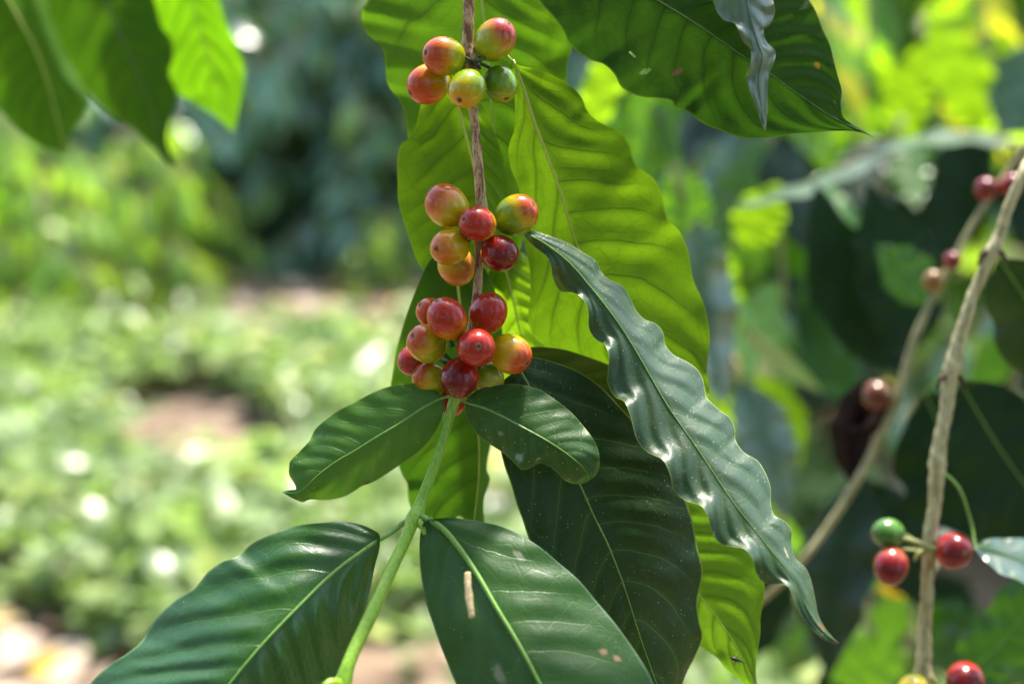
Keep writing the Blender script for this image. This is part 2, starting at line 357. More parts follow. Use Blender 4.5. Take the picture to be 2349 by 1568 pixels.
leaf(branch, [(1020, 150), (1035, 200), (1053, 253), (1066, 304), (1082, 364), (1096, 430), (1104, 510), (1098, 590), (1070, 655), (1040, 700)],
     [(990, 190), (966, 240), (955, 285), (943, 312), (918, 335), (911, 370), (912, 420), (914, 465), (930, 520), (943, 560), (958, 600), (985, 640), (1010, 670)],
     [(1060, 180), (1100, 230), (1128, 290), (1150, 350), (1165, 420), (1168, 490), (1155, 560), (1125, 620), (1080, 680)],
     [.528, .532, .536, .539, .540], m, M_MIDL, ldz=[0, .004, .006, .004], rdz=[0, .004, .008, .006, 0], N=10, quilt=.0008, ruf=.35, mw=7, NT_=180, NS=24, face=1,
     petiole=[(1084, 130, D0+.004), (1050, 130, .522)], label="yellow green leaf hanging behind the upper stem on its left", seed=2)
m = leaf_mat("leaf_top_back", **{**lime, 'N': 9, 'top': (.045, .115, .012), 'trans': (.075, .185, .005), 'tfac': .5, 'seed': 8})
leaf(branch, [(1095, -190), (1100, -90), (1105, 0), (1112, 60), (1122, 170), (1132, 300), (1142, 430), (1150, 560), (1156, 672)],
     [(1020, -180), (930, -120), (860, -50), (845, 0), (829, 29), (839, 74), (876, 111), (884, 158), (890, 195), (916, 232), (929, 264), (934, 306), (950, 380), (990, 470), (1060, 570), (1120, 640)],
     [(1160, -160), (1210, -60), (1238, 0), (1272, 37), (1300, 80), (1312, 110), (1303, 140), (1300, 180), (1290, 260), (1262, 350), (1232, 440), (1205, 530), (1180, 620)],
     [.546, .548, .550, .552, .554, .556, .558], m, M_MIDL, ldz=[0, .01, .0, 0], rdz=[0, .0, .01, 0], N=9, quilt=.001, ruf=.35, mw=8, NT_=150, NS=22, face=1,
     petiole=[(1078, -160, D0+.002), (1088, -185, .545)], label="broad soft green leaf filling the space behind the top cluster", seed=3)
m = leaf_mat("leaf_bright_back", **{**lime, 'N': 9, 'trans': (.22, .42, .008), 'top': (.09, .18, .012), 'seed': 9})
leaf(branch, [(1120, 520), (1150, 590), (1175, 680), (1195, 770), (1215, 860), (1240, 960)],
     [(1105, 560), (1098, 640), (1105, 740), (1125, 830), (1170, 910)], [(1160, 545), (1215, 600), (1260, 690), (1280, 790), (1275, 880), (1262, 930)],
     [.548, .556, .564, .570], m, M_MIDL, ldz=.004, rdz=.006, N=9, mw=6, NT_=110, NS=16, face=1, petiole=[(1104, 515, D0+.002), (1106, 505, .532)],
     label="small bright lime leaf showing through behind the middle fruits", seed=4)
m = leaf_mat("leaf_low_back", **{**lime, 'N': 9, 'top': (.040, .12, .012), 'trans': (.045, .125, .004), 'tfac': .5, 'seed': 1})
leaf(branch, [(1040, 560), (1046, 610), (1053, 680), (1068, 790), (1083, 890), (1097, 990), (1098, 1090), (1088, 1190), (1078, 1290), (1085, 1370)],
     [(1000, 585), (978, 610), (948, 680), (925, 745), (910, 800), (902, 850), (896, 890), (895, 960), (905, 1030), (921, 1085), (935, 1110), (938, 1150), (958, 1195), (1000, 1260), (1050, 1330)],
     [(1090, 590), (1130, 650), (1150, 740), (1155, 830), (1150, 920), (1130, 1000), (1117, 1070), (1124, 1100), (1110, 1150), (1112, 1220), (1105, 1300)],
     [.532, .538, .545, .552, .556, .556], m, M_MIDL, ldz=[0, .004, .004, .006, .004], rdz=[0, .01, .014, .01, 0], N=9, quilt=.0009, ruf=.35, mw=7, NT_=200, NS=26, face=1,
     holes=[(.775, -.26, .022, .0085, 1.05)], petiole=[(1104, 530, D0+.003), (1070, 540, .522)], label="long green leaf hanging behind the green shoot with a pale torn slit", seed=5)
m = leaf_mat("leaf_olive_back", top=(.045, .075, .012), vein=(.08, .10, .02), trans=(.10, .15, .01), tfac=.35, rough=.5, spec=.3, N=9, specks=.3, seed=2)
leaf(branch, [(1180, 812), (1240, 850), (1320, 900), (1410, 960), (1490, 1040), (1560, 1140)],
     [(1190, 880), (1260, 960), (1350, 1040), (1450, 1110), (1520, 1150)], [(1216, 796), (1280, 799), (1330, 812), (1400, 838), (1460, 870), (1530, 930), (1570, 1000), (1590, 1080)],
     [.528, .532, .536, .538], m, M_MIDG, ldz=.004, rdz=-.004, N=9, mw=5, NT_=110, NS=16, face=1, petiole=[(1085, 790, D0+.003), (1130, 800, .52)],
     label="dull olive leaf edge peeping above the big dark leaf", seed=6)
m = leaf_mat("leaf_big_dark", **{**dark, 'N': 11, 'top': (.010, .034, .006), 'tfac': .05, 'spec': .3, 'specks': .85, 'rough': .42, 'veinw': .022, 'vein_mix': .55, 'vein': (.09, .19, .03), 'speck_col': (.45, .42, .2)})
leaf(branch, [(1192, 845), (1215, 890), (1250, 950), (1290, 1030), (1330, 1110), (1362, 1182), (1396, 1252), (1432, 1345), (1462, 1440), (1490, 1522), (1515, 1590), (1545, 1660), (1580, 1720)],
     [(1150, 880), (1140, 950), (1145, 1010), (1155, 1060), (1172, 1110), (1185, 1155), (1198, 1190), (1216, 1242), (1250, 1310), (1300, 1390), (1350, 1470), (1400, 1550), (1450, 1630), (1520, 1700)],
     [(1205, 820), (1252, 825), (1324, 850), (1378, 886), (1425, 935), (1475, 988), (1530, 1050), (1563, 1120), (1588, 1190), (1599, 1250), (1612, 1310), (1600, 1375), (1604, 1420), (1611, 1460), (1594, 1505), (1572, 1550), (1560, 1600), (1570, 1680)],
     [.517, .515, .512, .512, .514, .518, .522], m, M_MIDD, ldz=[0, -.004, -.003, 0], rdz=[0, .010, .016, .014, .006], N=11, quilt=.0006, ruf=.35, mw=6.5, NT_=240, NS=30,
     petiole=[(1080, 800, D0+.002), (1130, 815, .517), (1165, 825, .518)], label="very large dark green leaf with thin pale veins, speckled, below the fruits", seed=7)
m = leaf_mat("leaf_small_left", **{**dark, 'N': 9, 'top': (.034, .105, .014), 'tfac': .2, 'rough': .34, 'veinw': .028, 'vein_mix': .4, 'edge': (.30, .34, .03), 'specks': .45, 'marks': [(.62, -.72, .008, .03, (.01, .005, .01), 1), (.80, .45, .007, .03, (.01, .005, .01), 1), (.57, .98, .02, .09, (.10, .06, .02), .8), (.93, .8, .02, .2, (.12, .03, .02), .7)]})
leaf(branch, [(1015, 911), (973, 933), (916, 971), (865, 1001), (817, 1031), (769, 1059), (727, 1091), (693, 1123), (668, 1131), (646, 1127)],
     [(1014, 904), (991, 890), (955, 879), (916, 881), (871, 893), (835, 910), (793, 932), (757, 953), (724, 983), (709, 1010), (691, 1031), (667, 1055), (663, 1073), (664, 1091), (680, 1119), (662, 1124)],
     [(1019, 935), (1009, 971), (988, 1007), (955, 1040), (913, 1069), (862, 1102), (831, 1114), (811, 1127), (787, 1139), (751, 1146), (712, 1145), (694, 1151), (670, 1142)],
     [.507, .504, .501, .499, .498, .500], m, M_MIDD, ldz=[0, .003, .004, .006, .004, 0], rdz=[0, .006, .007, .004, 0], N=9, quilt=.0004, ruf=.3, mw=6, NT_=180, NS=24,
     petiole=[(1044, 908, D0-.004), (1030, 908, .506)], label="small glossy leaf pointing left below the fruits, its tip nipped and curled", seed=8)
m = leaf_mat("leaf_small_right", **{**dark, 'N': 9, 'top': (.022, .072, .009), 'tfac': .12, 'rough': .38, 'veinw': .026, 'vein_mix': .4, 'edge': (.16, .26, .04), 'specks': .7,
     'marks': [(.32, .52, .03, .10, (.30, .36, .30), .5), (.50, .80, .035, .14, (.36, .42, .36), .6), (.62, .66, .02, .08, (.30, .36, .30), .5)]})
leaf(branch, [(1068, 923), (1111, 935), (1156, 956), (1200, 980), (1248, 1006), (1295, 1036), (1332, 1066), (1350, 1090), (1346, 1107)],
     [(1076, 908), (1098, 893), (1130, 885), (1175, 880), (1230, 890), (1268, 912), (1310, 945), (1345, 985), (1368, 1020), (1376, 1058), (1368, 1088)],
     [(1068, 945), (1080, 976), (1105, 1005), (1150, 1035), (1175, 1056), (1196, 1076), (1216, 1073), (1240, 1062), (1268, 1074), (1298, 1102), (1325, 1110)],
     [.507, .502, .497, .494, .493, .497], m, M_MIDD, ldz=[0, .004, .006, .008, .004, 0], rdz=[0, .006, .006, .004, .004, 0], N=9, quilt=.0004, ruf=.3, mw=6, NT_=170, NS=24,
     petiole=[(1046, 910, D0-.004), (1056, 916, .507)], label="small dull leaf pointing right below the fruits with a rounded curled end", seed=9)
m = leaf_mat("leaf_low_left", **{**dark, 'N': 9, 'top': (.012, .058, .006), 'tfac': .10, 'rough': .27, 'spec': .6, 'veinw': .022, 'vein_mix': .22, 'rough_var': .08, 'specks': .15, 'edge': (.10, .17, .05)})
leaf(branch, [(872, 1235), (830, 1264), (780, 1300), (735, 1340), (690, 1385), (640, 1436), (590, 1490), (540, 1550), (485, 1622), (430, 1700), (370, 1790)],
     [(868, 1222), (835, 1205), (790, 1195), (740, 1198), (680, 1205), (620, 1225), (575, 1248), (545, 1275), (510, 1288), (478, 1310), (445, 1348), (400, 1378), (368, 1406), (342, 1440), (322, 1472), (288, 1500), (250, 1525), (205, 1570), (180, 1640), (220, 1720), (300, 1780)],
     [(870, 1260), (860, 1300), (850, 1350), (835, 1402), (815, 1455), (790, 1510), (760, 1570), (715, 1650), (640, 1720), (500, 1780)],
     [.492, .484, .474, .466, .460, .456, .456], m, M_MIDD, ldz=[0, .010, .020, .022, .010], rdz=[0, .008, .014, .010, .004], N=9, quilt=.0012, ruf=.4, mw=9, NT_=240, NS=32,
     petiole=[(946, 1190, D0-.016), (925, 1200, .496), (900, 1220, .494)], petr=.0013, label="large glossy leaf at the bottom left with bluish sky sheen along its midrib", seed=10)
m = leaf_mat("leaf_low_right", **{**dark, 'N': 7, 'top': (.017, .062, .009), 'tfac': .09, 'rough': .36, 'veinw': .03, 'vein_mix': .15, 'specks': .35, 'speck_col': (.30, .42, .32), 'edge': (.10, .18, .09),
     'marks': [(.25, .70, .022, .07, (.40, .40, .30), .5), (.50, -.42, .040, .09, (.42, .40, .30), .4), (.56, .72, .012, .05, (.36, .22, .12), .8), (.585, .80, .012, .04, (.36, .22, .12), .8)]})
low_right = leaf(branch, [(984, 1190), (1020, 1216), (1060, 1265), (1100, 1326), (1140, 1395), (1180, 1460), (1215, 1522), (1245, 1580), (1290, 1660), (1340, 1750), (1400, 1840)],
     [(968, 1205), (962, 1250), (965, 1310), (975, 1370), (990, 1420), (1010, 1480), (1030, 1530), (1052, 1580), (1100, 1670), (1180, 1760), (1300, 1830)],
     [(1040, 1187), (1100, 1195), (1160, 1210), (1230, 1248), (1282, 1290), (1330, 1332), (1370, 1380), (1412, 1430), (1450, 1482), (1482, 1532), (1502, 1575), (1530, 1660), (1520, 1740), (1460, 1810)],
     [.492, .483, .472, .462, .455, .450, .450], m, M_MIDD, ldz=[0, .006, .010, .006], rdz=[0, .008, .014, .012, .004], N=7, quilt=.0006, ruf=.4, mw=15, NT_=240, NS=32,
     petiole=[(950, 1186, D0-.016), (966, 1184, .494)], petr=.0014, label="large dull green leaf at the bottom middle carrying a straw fragment", seed=11)
WL = [(1202, 540), (1225, 565), (1252, 586), (1264, 609), (1269, 640), (1286, 667), (1317, 671), (1338, 688), (1350, 715), (1351, 752), (1365, 776), (1389, 793), (1397, 820), (1395, 848), (1394, 878), (1409, 908), (1433, 922), (1446, 955),
      (1461, 1008), (1485, 1036), (1521, 1055), (1538, 1092), (1546, 1124), (1573, 1148), (1606, 1158), (1622, 1180), (1632, 1216), (1650, 1244), (1682, 1254), (1706, 1258), (1726, 1280), (1734, 1312), (1750, 1334), (1782, 1339), (1806, 1343), (1818, 1365), (1826, 1389), (1842, 1421), (1870, 1449), (1895, 1469), (1915, 1476)]
WR = [(1219, 528), (1259, 540), (1304, 558), (1338, 579), (1368, 599), (1379, 623), (1396, 640), (1426, 655), (1443, 677), (1457, 708), (1477, 731), (1504, 742), (1521, 762), (1526, 790), (1545, 813), (1576, 829), (1600, 847), (1613, 871), (1617, 892), (1622, 912), (1650, 939),
      (1674, 957), (1686, 983), (1687, 1008), (1706, 1036), (1738, 1056), (1758, 1088), (1768, 1120), (1768, 1152), (1776, 1180), (1802, 1196), (1816, 1216), (1816, 1248), (1826, 1280), (1850, 1304), (1862, 1336), (1870, 1372), (1877, 1408), (1891, 1436), (1910, 1460)]
m = leaf_mat("leaf_wavy", **{**dark, 'N': 10, 'top': (.012, .046, .004), 'tfac': .08, 'rough': .37, 'spec': .7, 'veinw': .02, 'vein_mix': .35, 'specks': 1.0, 'edge': (.20, .26, .03), 'rough_var': .22,
     'marks': [(.955, .2, .015, .7, (.16, .07, .03), .8), (.995, 0, .01, 1.5, (.10, .04, .02), .9), (.80, .55, .015, .05, (.6, .5, .25), .7)]})
leaf(branch, [(1208, 534), (1259, 565), (1310, 606), (1351, 654), (1392, 705), (1426, 752), (1460, 807), (1491, 861), (1518, 908), (1548, 955), (1594, 1020), (1634, 1080), (1682, 1152), (1730, 1212), (1770, 1264), (1810, 1312), (1834, 1357), (1855, 1401), (1888, 1447), (1925, 1474)],
     WL, WR, [.510, .512, .510, .505, .498, .491, .484, .478, .474], m, M_MIDD, ldz=[0, .001, -.003, -.007, -.008, -.006, -.002, 0], rdz=[0, .008, .016, .019, .018, .014, .008, .003], N=10, quilt=.0014, ruf=.35, rip=.0003, mw=4.5, NT_=320, NS=30,
     petiole=[(1106, 516, D0+.001), (1150, 522, .512), (1185, 530, .510)], label="long narrow dark leaf with deeply waved margins and silver sheen slanting down to the right", seed=12)
m = leaf_mat("leaf_green_low", **{**lime, 'N': 9, 'top': (.07, .16, .015), 'trans': (.125, .27, .008), 'tfac': .5, 'seed': 4, 'marks': [(.915, .55, .018, .20, (.28, .22, .08), .8), (.60, -.4, .006, .04, (.05, .04, .02), .9)]})
leaf(branch, [(1400, 1040), (1450, 1110), (1500, 1190), (1555, 1285), (1606, 1365), (1634, 1401), (1666, 1445), (1694, 1489), (1714, 1529), (1730, 1565), (1745, 1610)],
     [(1410, 1120), (1450, 1230), (1500, 1330), (1550, 1420), (1612, 1484), (1642, 1505), (1666, 1533), (1706, 1567), (1735, 1600)],
     [(1470, 1060), (1560, 1110), (1650, 1180), (1715, 1250), (1748, 1320), (1754, 1361), (1745, 1412), (1744, 1453), (1738, 1493), (1734, 1541), (1740, 1590)],
     [.530, .532, .534, .534, .533], m, M_MIDL, ldz=.002, rdz=[0, .004, .0], N=9, quilt=.0008, ruf=.35, mw=5, NT_=160, NS=22, face=1,
     petiole=[(1066, 850, D0+.003), (1180, 900, .522), (1300, 970, .528)], label="pale green translucent leaf hanging under the wavy leaf with a brown spot near its tip", seed=13)
# dried stipules at the nodes
def stub(name, pts, r0, r1, mat, parent):
    W = [P3(np.float64(a), np.float64(b), np.float64(c)) for a, b, c in pts]; return tube(name, W, np.linspace(r0, r1, len(W)), mat, parent, seg=8, n=10, lump=.06)
for x, y in ((1082, 142), (1104, 520), (1060, 858)):
    for k in range(4):
        a = random.uniform(-1, 1)
        stub("stipule", [(x, y, D0-.002), (x+22*math.cos(k*1.6+a), y+12*math.sin(k*1.6+a), D0-.004), (x+34*math.cos(k*1.6+a), y+22*math.sin(k*1.6+a), D0-.004)], .0011, .0004, M_NODE if k % 2 else M_PED, branch)
stub("bud", [(962, 1196, D0-.017), (972, 1212, D0-.019), (974, 1226, D0-.020)], .0016, .0007, M_STEM, branch)
stub("bud", [(774, 1570, D0-.056), (760, 1566, D0-.062), (740, 1575, D0-.064)], .0022, .0012, M_STEM, branch)

# ================================================================== cherries
FR = "coffee cherries growing on the branches"
def cherry(cx, cy, rx, ry, dz, nav, blush, body, base, label, node, lo=-.5, hi=.6, streak=.25, away=False, d0=D0, side=(0, 0, 0), group=FR, ped=M_PED, hires=True, name="coffee_cherry"):
    d = d0 + dz; k = PXM*d; r = (rx+ry)/2*k
    if nav is None: dx, dy, out = .3, -.5, 1.0
    else:
        dx, dy = (nav[0]-cx)*k, (nav[1]-cy)*k; a = r*1.04; q = math.hypot(dx, dy)
        if q > a*.97: dx *= a*.97/q; dy *= a*.97/q
        out = math.sqrt(max(a*a - dx*dx - dy*dy, 1e-9))/1.0
        if away: out = -out
    ax = Vector((dx, -dy, out)); ax.normalize()            # camera space: x right, y up, z to the viewer
    R = cam.rotation_euler.to_matrix(); axw = R @ ax
    loc = P(cx, cy, d)
    pr = math.hypot(ax.x, ax.y); a_ = r*(1.0 + .11); b_ = r*(.975)
    na, nb = (64, 40) if hires else (32, 20)
    V = []; F = []; fac = .0075/r
    prof = []
    for i in range(nb+1):
        th = math.pi*i/nb; z = math.cos(th); rad = math.sin(th)
        if z < 0: rad *= 1 - .06*(-z)**2
        dimple = .045*math.exp(-(rad/.16)**2) if z > 0 else .05*math.exp(-(rad/.12)**2)
        prof.append((rad*b_*(1+.01*math.sin(3*th)), (z*(1-dimple))*a_))
    rot = axw.to_track_quat('Z', 'Y').to_matrix()
    sq = random.uniform(.95, .99); ph = random.uniform(0, 6)
    for i, (rad, z) in enumerate(prof):
        for j in range(na):
            an = 2*math.pi*j/na; rr = rad*(1 + (sq-1)*(.5+.5*math.cos(2*(an-ph))) + .008*math.sin(3*an+ph))
            V.append((rr*math.cos(an), rr*math.sin(an), z))
    for i in range(nb):
        for j in range(na): F.append((i*na+j, (i+1)*na+j, (i+1)*na+(j+1) % na, i*na+(j+1) % na))
    mat = cherry_mat("cherry_skin", blush, body, base, lo, hi, streak, side)
    me = bpy.data.meshes.new("coffee_cherry"); me.from_pydata(V, [], F); me.update(); me.validate()
    me.polygons.foreach_set("use_smooth", np.ones(len(me.polygons), dtype=bool)); me.materials.append(mat)
    o = bpy.data.objects.new(name, me); C.objects.link(o); o.location = loc; o.rotation_euler = rot.to_euler()
    tag(o, label, "coffee cherry", group)
    # the ringed scar at the free end
    nr = 20; Vs, Fs = [], []; zt = a_*(1-.045)
    rs = r*random.uniform(.145, .185)
    rings = [(1.15, -.012), (1.0, .012), (.82, .030), (.66, .020), (.52, .004), (.38, .012), (.26, .006)]
    for q, (f, h) in enumerate(rings):
        for j in range(nr):
            an = 2*math.pi*j/nr; f2 = f*(1+.10*math.sin(2*an+ph)+.06*math.sin(5*an))
            Vs.append((rs*f2*math.cos(an), rs*f2*math.sin(an), zt + h*r + .016*r - (f2*rs)**2/(2.2*r)))
    for q in range(len(rings)-1):
        for j in range(nr): Fs.append((q*nr+j, q*nr+(j+1) % nr, (q+1)*nr+(j+1) % nr, (q+1)*nr+j))
    def child(nm, V_, F_, mt):
        e = bpy.data.meshes.new(nm); e.from_pydata(V_, [], F_); e.update(); e.polygons.foreach_set("use_smooth", np.ones(len(e.polygons), dtype=bool)); e.materials.append(mt)
        c = bpy.data.objects.new(nm, e); C.objects.link(c); c.parent = o; return c
    if out > 0:
        sc_ = child("scar", Vs, Fs, M_SCAR)
        Vc = [(rs*.30*math.cos(2*math.pi*j/10), rs*.30*math.sin(2*math.pi*j/10), zt+.024*r) for j in range(10)] + [(0, 0, zt+.034*r)]
        c2 = child("scar_centre", Vc, [(j, (j+1) % 10, 10) for j in range(10)], M_SCARD); c2.parent = sc_
    # stalk from the inner end to the node
    if node is not None:
        nw = P(*node); M4 = rot.transposed(); e = M4 @ (nw - loc)
        st_ = Vector((0, 0, -a_*.93))
        if (e-st_).length > .0003:
            ln = min((e-st_).length, .010); e2 = st_ + (e-st_).normalized()*ln
            mid_ = (st_ + e2)/2 + Vector((0, 0, -.0006))
            Vt, Ft, Ut = tube_geo([st_, mid_, e2], [.0008, .0007, .0010], seg=8, n=8)
            child("stalk", [tuple(v) for v in Vt], Ft, ped)
    return o

RED, CRIM, DKR = (.46, .058, .008), (.35, .020, .010), (.15, .006, .006)
PINK = (.42, .060, .014); ORG = (.52, .20, .006); YEL = (.48, .34, .006); GRN = (.17, .27, .006); YGR = (.32, .34, .008); DGR = (.06, .15, .02)
n1, n2, n3 = (1084, 142, D0), (1104, 520, D0), (1062, 850, D0)
cherry(1019, 129, 50, 45, -.004, (980, 127), PINK, ORG, YGR, "peach and lime cherry left of the brown stem, upper of the two at the top", n1, lo=-.15, hi=.85)
cherry(983, 193, 49, 46, .005, (944, 216), RED, ORG, YEL, "orange red cherry furthest left in the top cluster, half under another", n1, lo=-.45, hi=.7)
cherry(1136, 92, 46, 50, -.002, (1166, 61), (.36, .040, .035), (.46, .24, .02), YGR, "topmost cherry, pink crown over a yellow body, right of the brown stem", n1, lo=-.05, hi=.9)
cherry(1072, 203, 44, 47, -.009, (1056, 234), ORG, YEL, GRN, "yellow green cherry with orange lower end, lowest one of the top cluster", n1, lo=.15, hi=1.3)
cherry(1148, 193, 36, 47, .002, (1161, 229), (.40, .34, .01), (.16, .27, .008), (.10, .20, .008), "greenest cherry of the top cluster, narrow, right of the stem", n1, lo=.1, hi=1.3)
cherry(1026, 473, 50, 50, -.004, (986, 434), PINK, (.60, .22, .05), YEL, "large orange pink egg-shaped cherry at the upper left of the middle cluster", n2, lo=-.2, hi=.85)
cherry(1096, 514, 44, 40, -.012, (1066, 506), CRIM, RED, YEL, "dark red cherry with a yellow side sitting on the stem in the middle cluster", n2, lo=-.55, hi=.1)
cherry(1184, 494, 48, 50, -.004, (1221, 470), PINK, YEL, GRN, "yellow green cherry with a pink right cheek, right side of the middle cluster", n2, lo=.1, hi=.95)
cherry(1032, 567, 44, 45, -.007, (1004, 573), (.52, .10, .04), ORG, YEL, "amber cherry with a small rosy ring round its scar, left of the thin stem", n2, lo=.1, hi=1.25)
cherry(1047, 609, 47, 44, .006, (1060, 640), ORG, (.58, .18, .03), YEL, "orange cherry tucked behind the amber one, lowest in the middle cluster", n2, lo=-.9, hi=.6, away=True)
cherry(1146, 581, 43, 45, -.007, (1173, 591), DKR, CRIM, CRIM, "darkest red cherry, right of the stem at the bottom of the middle cluster", n2)
cherry(990, 718, 36, 34, -.003, (965, 700), RED, (.45, .08, .04), ORG, "rosy cherry mostly hidden at the top left of the lowest big cluster", n3, lo=-.6, hi=.5)
cherry(1026, 731, 45, 49, -.016, (1004, 692), CRIM, RED, ORG, "red cherry shading to orange below, top left front of the lowest big cluster", n3, lo=-.6, hi=.2)
cherry(1119, 719, 46, 48, -.008, (1141, 684), CRIM, RED, ORG, "bright red cherry touching the stem at the top right of the lowest big cluster", n3, lo=-.6, hi=.2)
cherry(980, 788, 45, 48, -.007, (950, 770), PINK, YEL, YGR, "yellow cherry with a pink upper left cheek, left side of the lowest cluster", n3, lo=.05, hi=.95)
cherry(1092, 797, 47, 46, -.018, (1099, 794), CRIM, CRIM, RED, "crimson cherry with its scar facing straight out, centre of the lowest big cluster", n3)
cherry(1171, 811, 45, 50, -.007, (1207, 832), RED, (.60, .28, .04), YEL, "yellow orange cherry with red tip at the right of the cluster", n3, lo=.05, hi=.95)
cherry(950, 825, 36, 39, .004, (925, 840), CRIM, RED, ORG, "dull red cherry furthest left of the lowest big cluster, partly hidden", n3, lo=-1, hi=.1)
cherry(986, 867, 42, 37, .001, (955, 850), PINK, YEL, YGR, "golden cherry with a pink left cheek resting on the small left leaf", n3, lo=0, hi=.8)
cherry(1055, 865, 45, 47, -.010, (1038, 895), DKR, CRIM, CRIM, "dark crimson cherry at the very bottom of the cluster, just above the green shoot", n3)
cherry(1121, 866, 35, 37, .001, (1140, 900), YGR, (.36, .36, .05), GRN, "dim olive yellow cherry behind the crimson ones, above the small right leaf", n3, away=True)
cherry(1037, 921, 32, 34, .003, (1030, 950), CRIM, RED, RED, "sliver of a red cherry hidden behind the top of the green shoot", n3)

# ================================================================== straw fragment and insect on the leaves
V, F, U = tube_geo([P3(np.float64(a), np.float64(b), np.float64(c)) for a, b, c in ((1073, 1313, .4665), (1074, 1345, .4640), (1078, 1385, .4610), (1082, 1415, .4590))], [.0010, .00115, .00115, .0009], seg=9, n=16, lump=.10)
o = mesh_obj("straw_fragment", V, F, plain("straw", (.62, .47, .25), .8, .25, 800, .2, bump=.8), uv=U)
tag(o, "short tan straw fragment lying on the bottom middle leaf", "plant debris")
bug = empty("small_fly", P(1704, 1556, .528), "tiny dark fly with spread legs on the pale green leaf by its brown spot", "fly")
M_BUG = plain("fly_black", (.012, .012, .010), .5, .3, 900, .4)
bl_ = [(1694, 1545), (1702, 1549), (1712, 1552)]
V, F, U = tube_geo([P3(np.float64(a), np.float64(b), np.float64(.5285)) for a, b in [(1676, 1507), (1684, 1510), (1692, 1513), (1702, 1517)]], [.0003, .0008, .0006, .0002], seg=8, n=14)
mesh_obj("body", V, F, M_BUG, bug, uv=U)
for dx, dy in ((-10, -10), (-4, 13), (6, -12), (9, 14), (16, -5), (15, 9)):
    V, F, U = tube_geo([P3(np.float64(a), np.float64(b), np.float64(.5285)) for a, b in [(1689, 1512), (1689+dx*.6, 1512+dy*.6), (1689+dx*1.1, 1512+dy*.9)]], [.00014, .00012, .00008], seg=5, n=6)
    mesh_obj("leg", V, F, M_BUG, bug, uv=U)

# ================================================================== upper right branch and its leaves
b2 = empty("coffee_branch", P(1500, -160, .56), "branch at the top right bearing a broad shaded leaf and a silvery curled leaf", "branch", "coffee branches with leaves")
stem_part("stem", [(1150, -330, .60, 14), (1300, -230, .575, 14), (1500, -190, .55, 13), (1700, -200, .53, 13), (1950, -260, .53, 12), (2300, -330, .54, 10)], M_BARKP, b2, n=60)
m = leaf_mat("leaf_broad_top", **{**lime, 'N': 11, 'top': (.020, .055, .009), 'vein': (.035, .08, .014), 'trans': (.022, .068, .003), 'tfac': .5, 'rough': .45, 'specks': .2, 'tvein': .75,
     'marks': [(.75, -.62, .012, .07, (.45, .22, .03), .8), (.85, -.55, .007, .04, (.45, .22, .03), .7), (.50, .58, .010, .08, (.22, .09, .06), .9)]})
leaf(b2, [(1290, -180), (1360, -110), (1440, -45), (1507, 0), (1557, 30), (1625, 74), (1692, 121), (1769, 171), (1826, 212), (1894, 259), (1940, 284), (1975, 300), (2012, 320)],
     [(1400, -190), (1520, -170), (1650, -140), (1770, -90), (1840, -35), (1857, 0), (1873, 30), (1887, 67), (1904, 104), (1914, 144), (1922, 175), (1931, 208), (1929, 235), (1931, 259), (1942, 276), (1985, 302)],
     [(1245, -120), (1225, -50), (1236, 0), (1268, 37), (1292, 70), (1306, 101), (1332, 124), (1356, 138), (1386, 148), (1410, 171), (1424, 198), (1450, 215), (1477, 223), (1537, 229), (1549, 248), (1578, 255), (1601, 275), (1625, 289), (1652, 299), (1692, 314), (1725, 318), (1772, 316), (1810, 308), (1860, 304), (1930, 300), (1975, 304)],
     [.494, .495, .496, .497, .500, .503], m, M_MIDG, ldz=[0, .006, .006, 0], rdz=[0, .002, .004, .003, 0], N=11, quilt=.0010, ruf=.35, mw=6, NT_=220, NS=34, face=1,
     holes=[(.395, .70, .010, .0035, .3), (.445, .72, .006, .016, .2)], petiole=[(1320, -226, .572), (1300, -215, .53), (1290, -195, .497)], label="broad shaded green leaf seen from below across the top right, with a torn hole", seed=21)
m = leaf_mat("leaf_silver", **{**dark, 'N': 7, 'top': (.045, .085, .050), 'tfac': .08, 'rough': .40, 'spec': .9, 'specks': .5, 'rough_var': .2, 'vein_mix': .3, 'edge': (.22, .22, .05)})
leaf(b2, [(1700, -180), (1702, -110), (1706, -40), (1716, 20), (1732, 80), (1748, 130), (1740, 175), (1744, 225), (1750, 265), (1755, 301)],
     [(1660, -150), (1640, -90), (1632, -40), (1638, 10), (1658, 44), (1688, 57), (1702, 91), (1722, 117), (1722, 144), (1712, 168), (1716, 195), (1729, 232), (1742, 269)],
     [(1740, -150), (1775, -90), (1785, -40), (1774, 0), (1778, 27), (1766, 57), (1752, 70), (1759, 97), (1778, 117), (1776, 144), (1764, 171), (1762, 208), (1761, 252), (1758, 289)],
     [.486, .486, .484, .484, .486, .487, .489], m, M_MIDG, ldz=[0, .002, .000, -.003, -.002, -.001], rdz=[0, .006, .010, .006, .006, .002], N=7, quilt=.0018, ruf=1.2, rip=.0008, mw=4, NT_=200, NS=20,
     petiole=[(1702, -200, .520), (1700, -192, .495)], label="narrow twisted silvery leaf dangling in front of the broad one", seed=22)

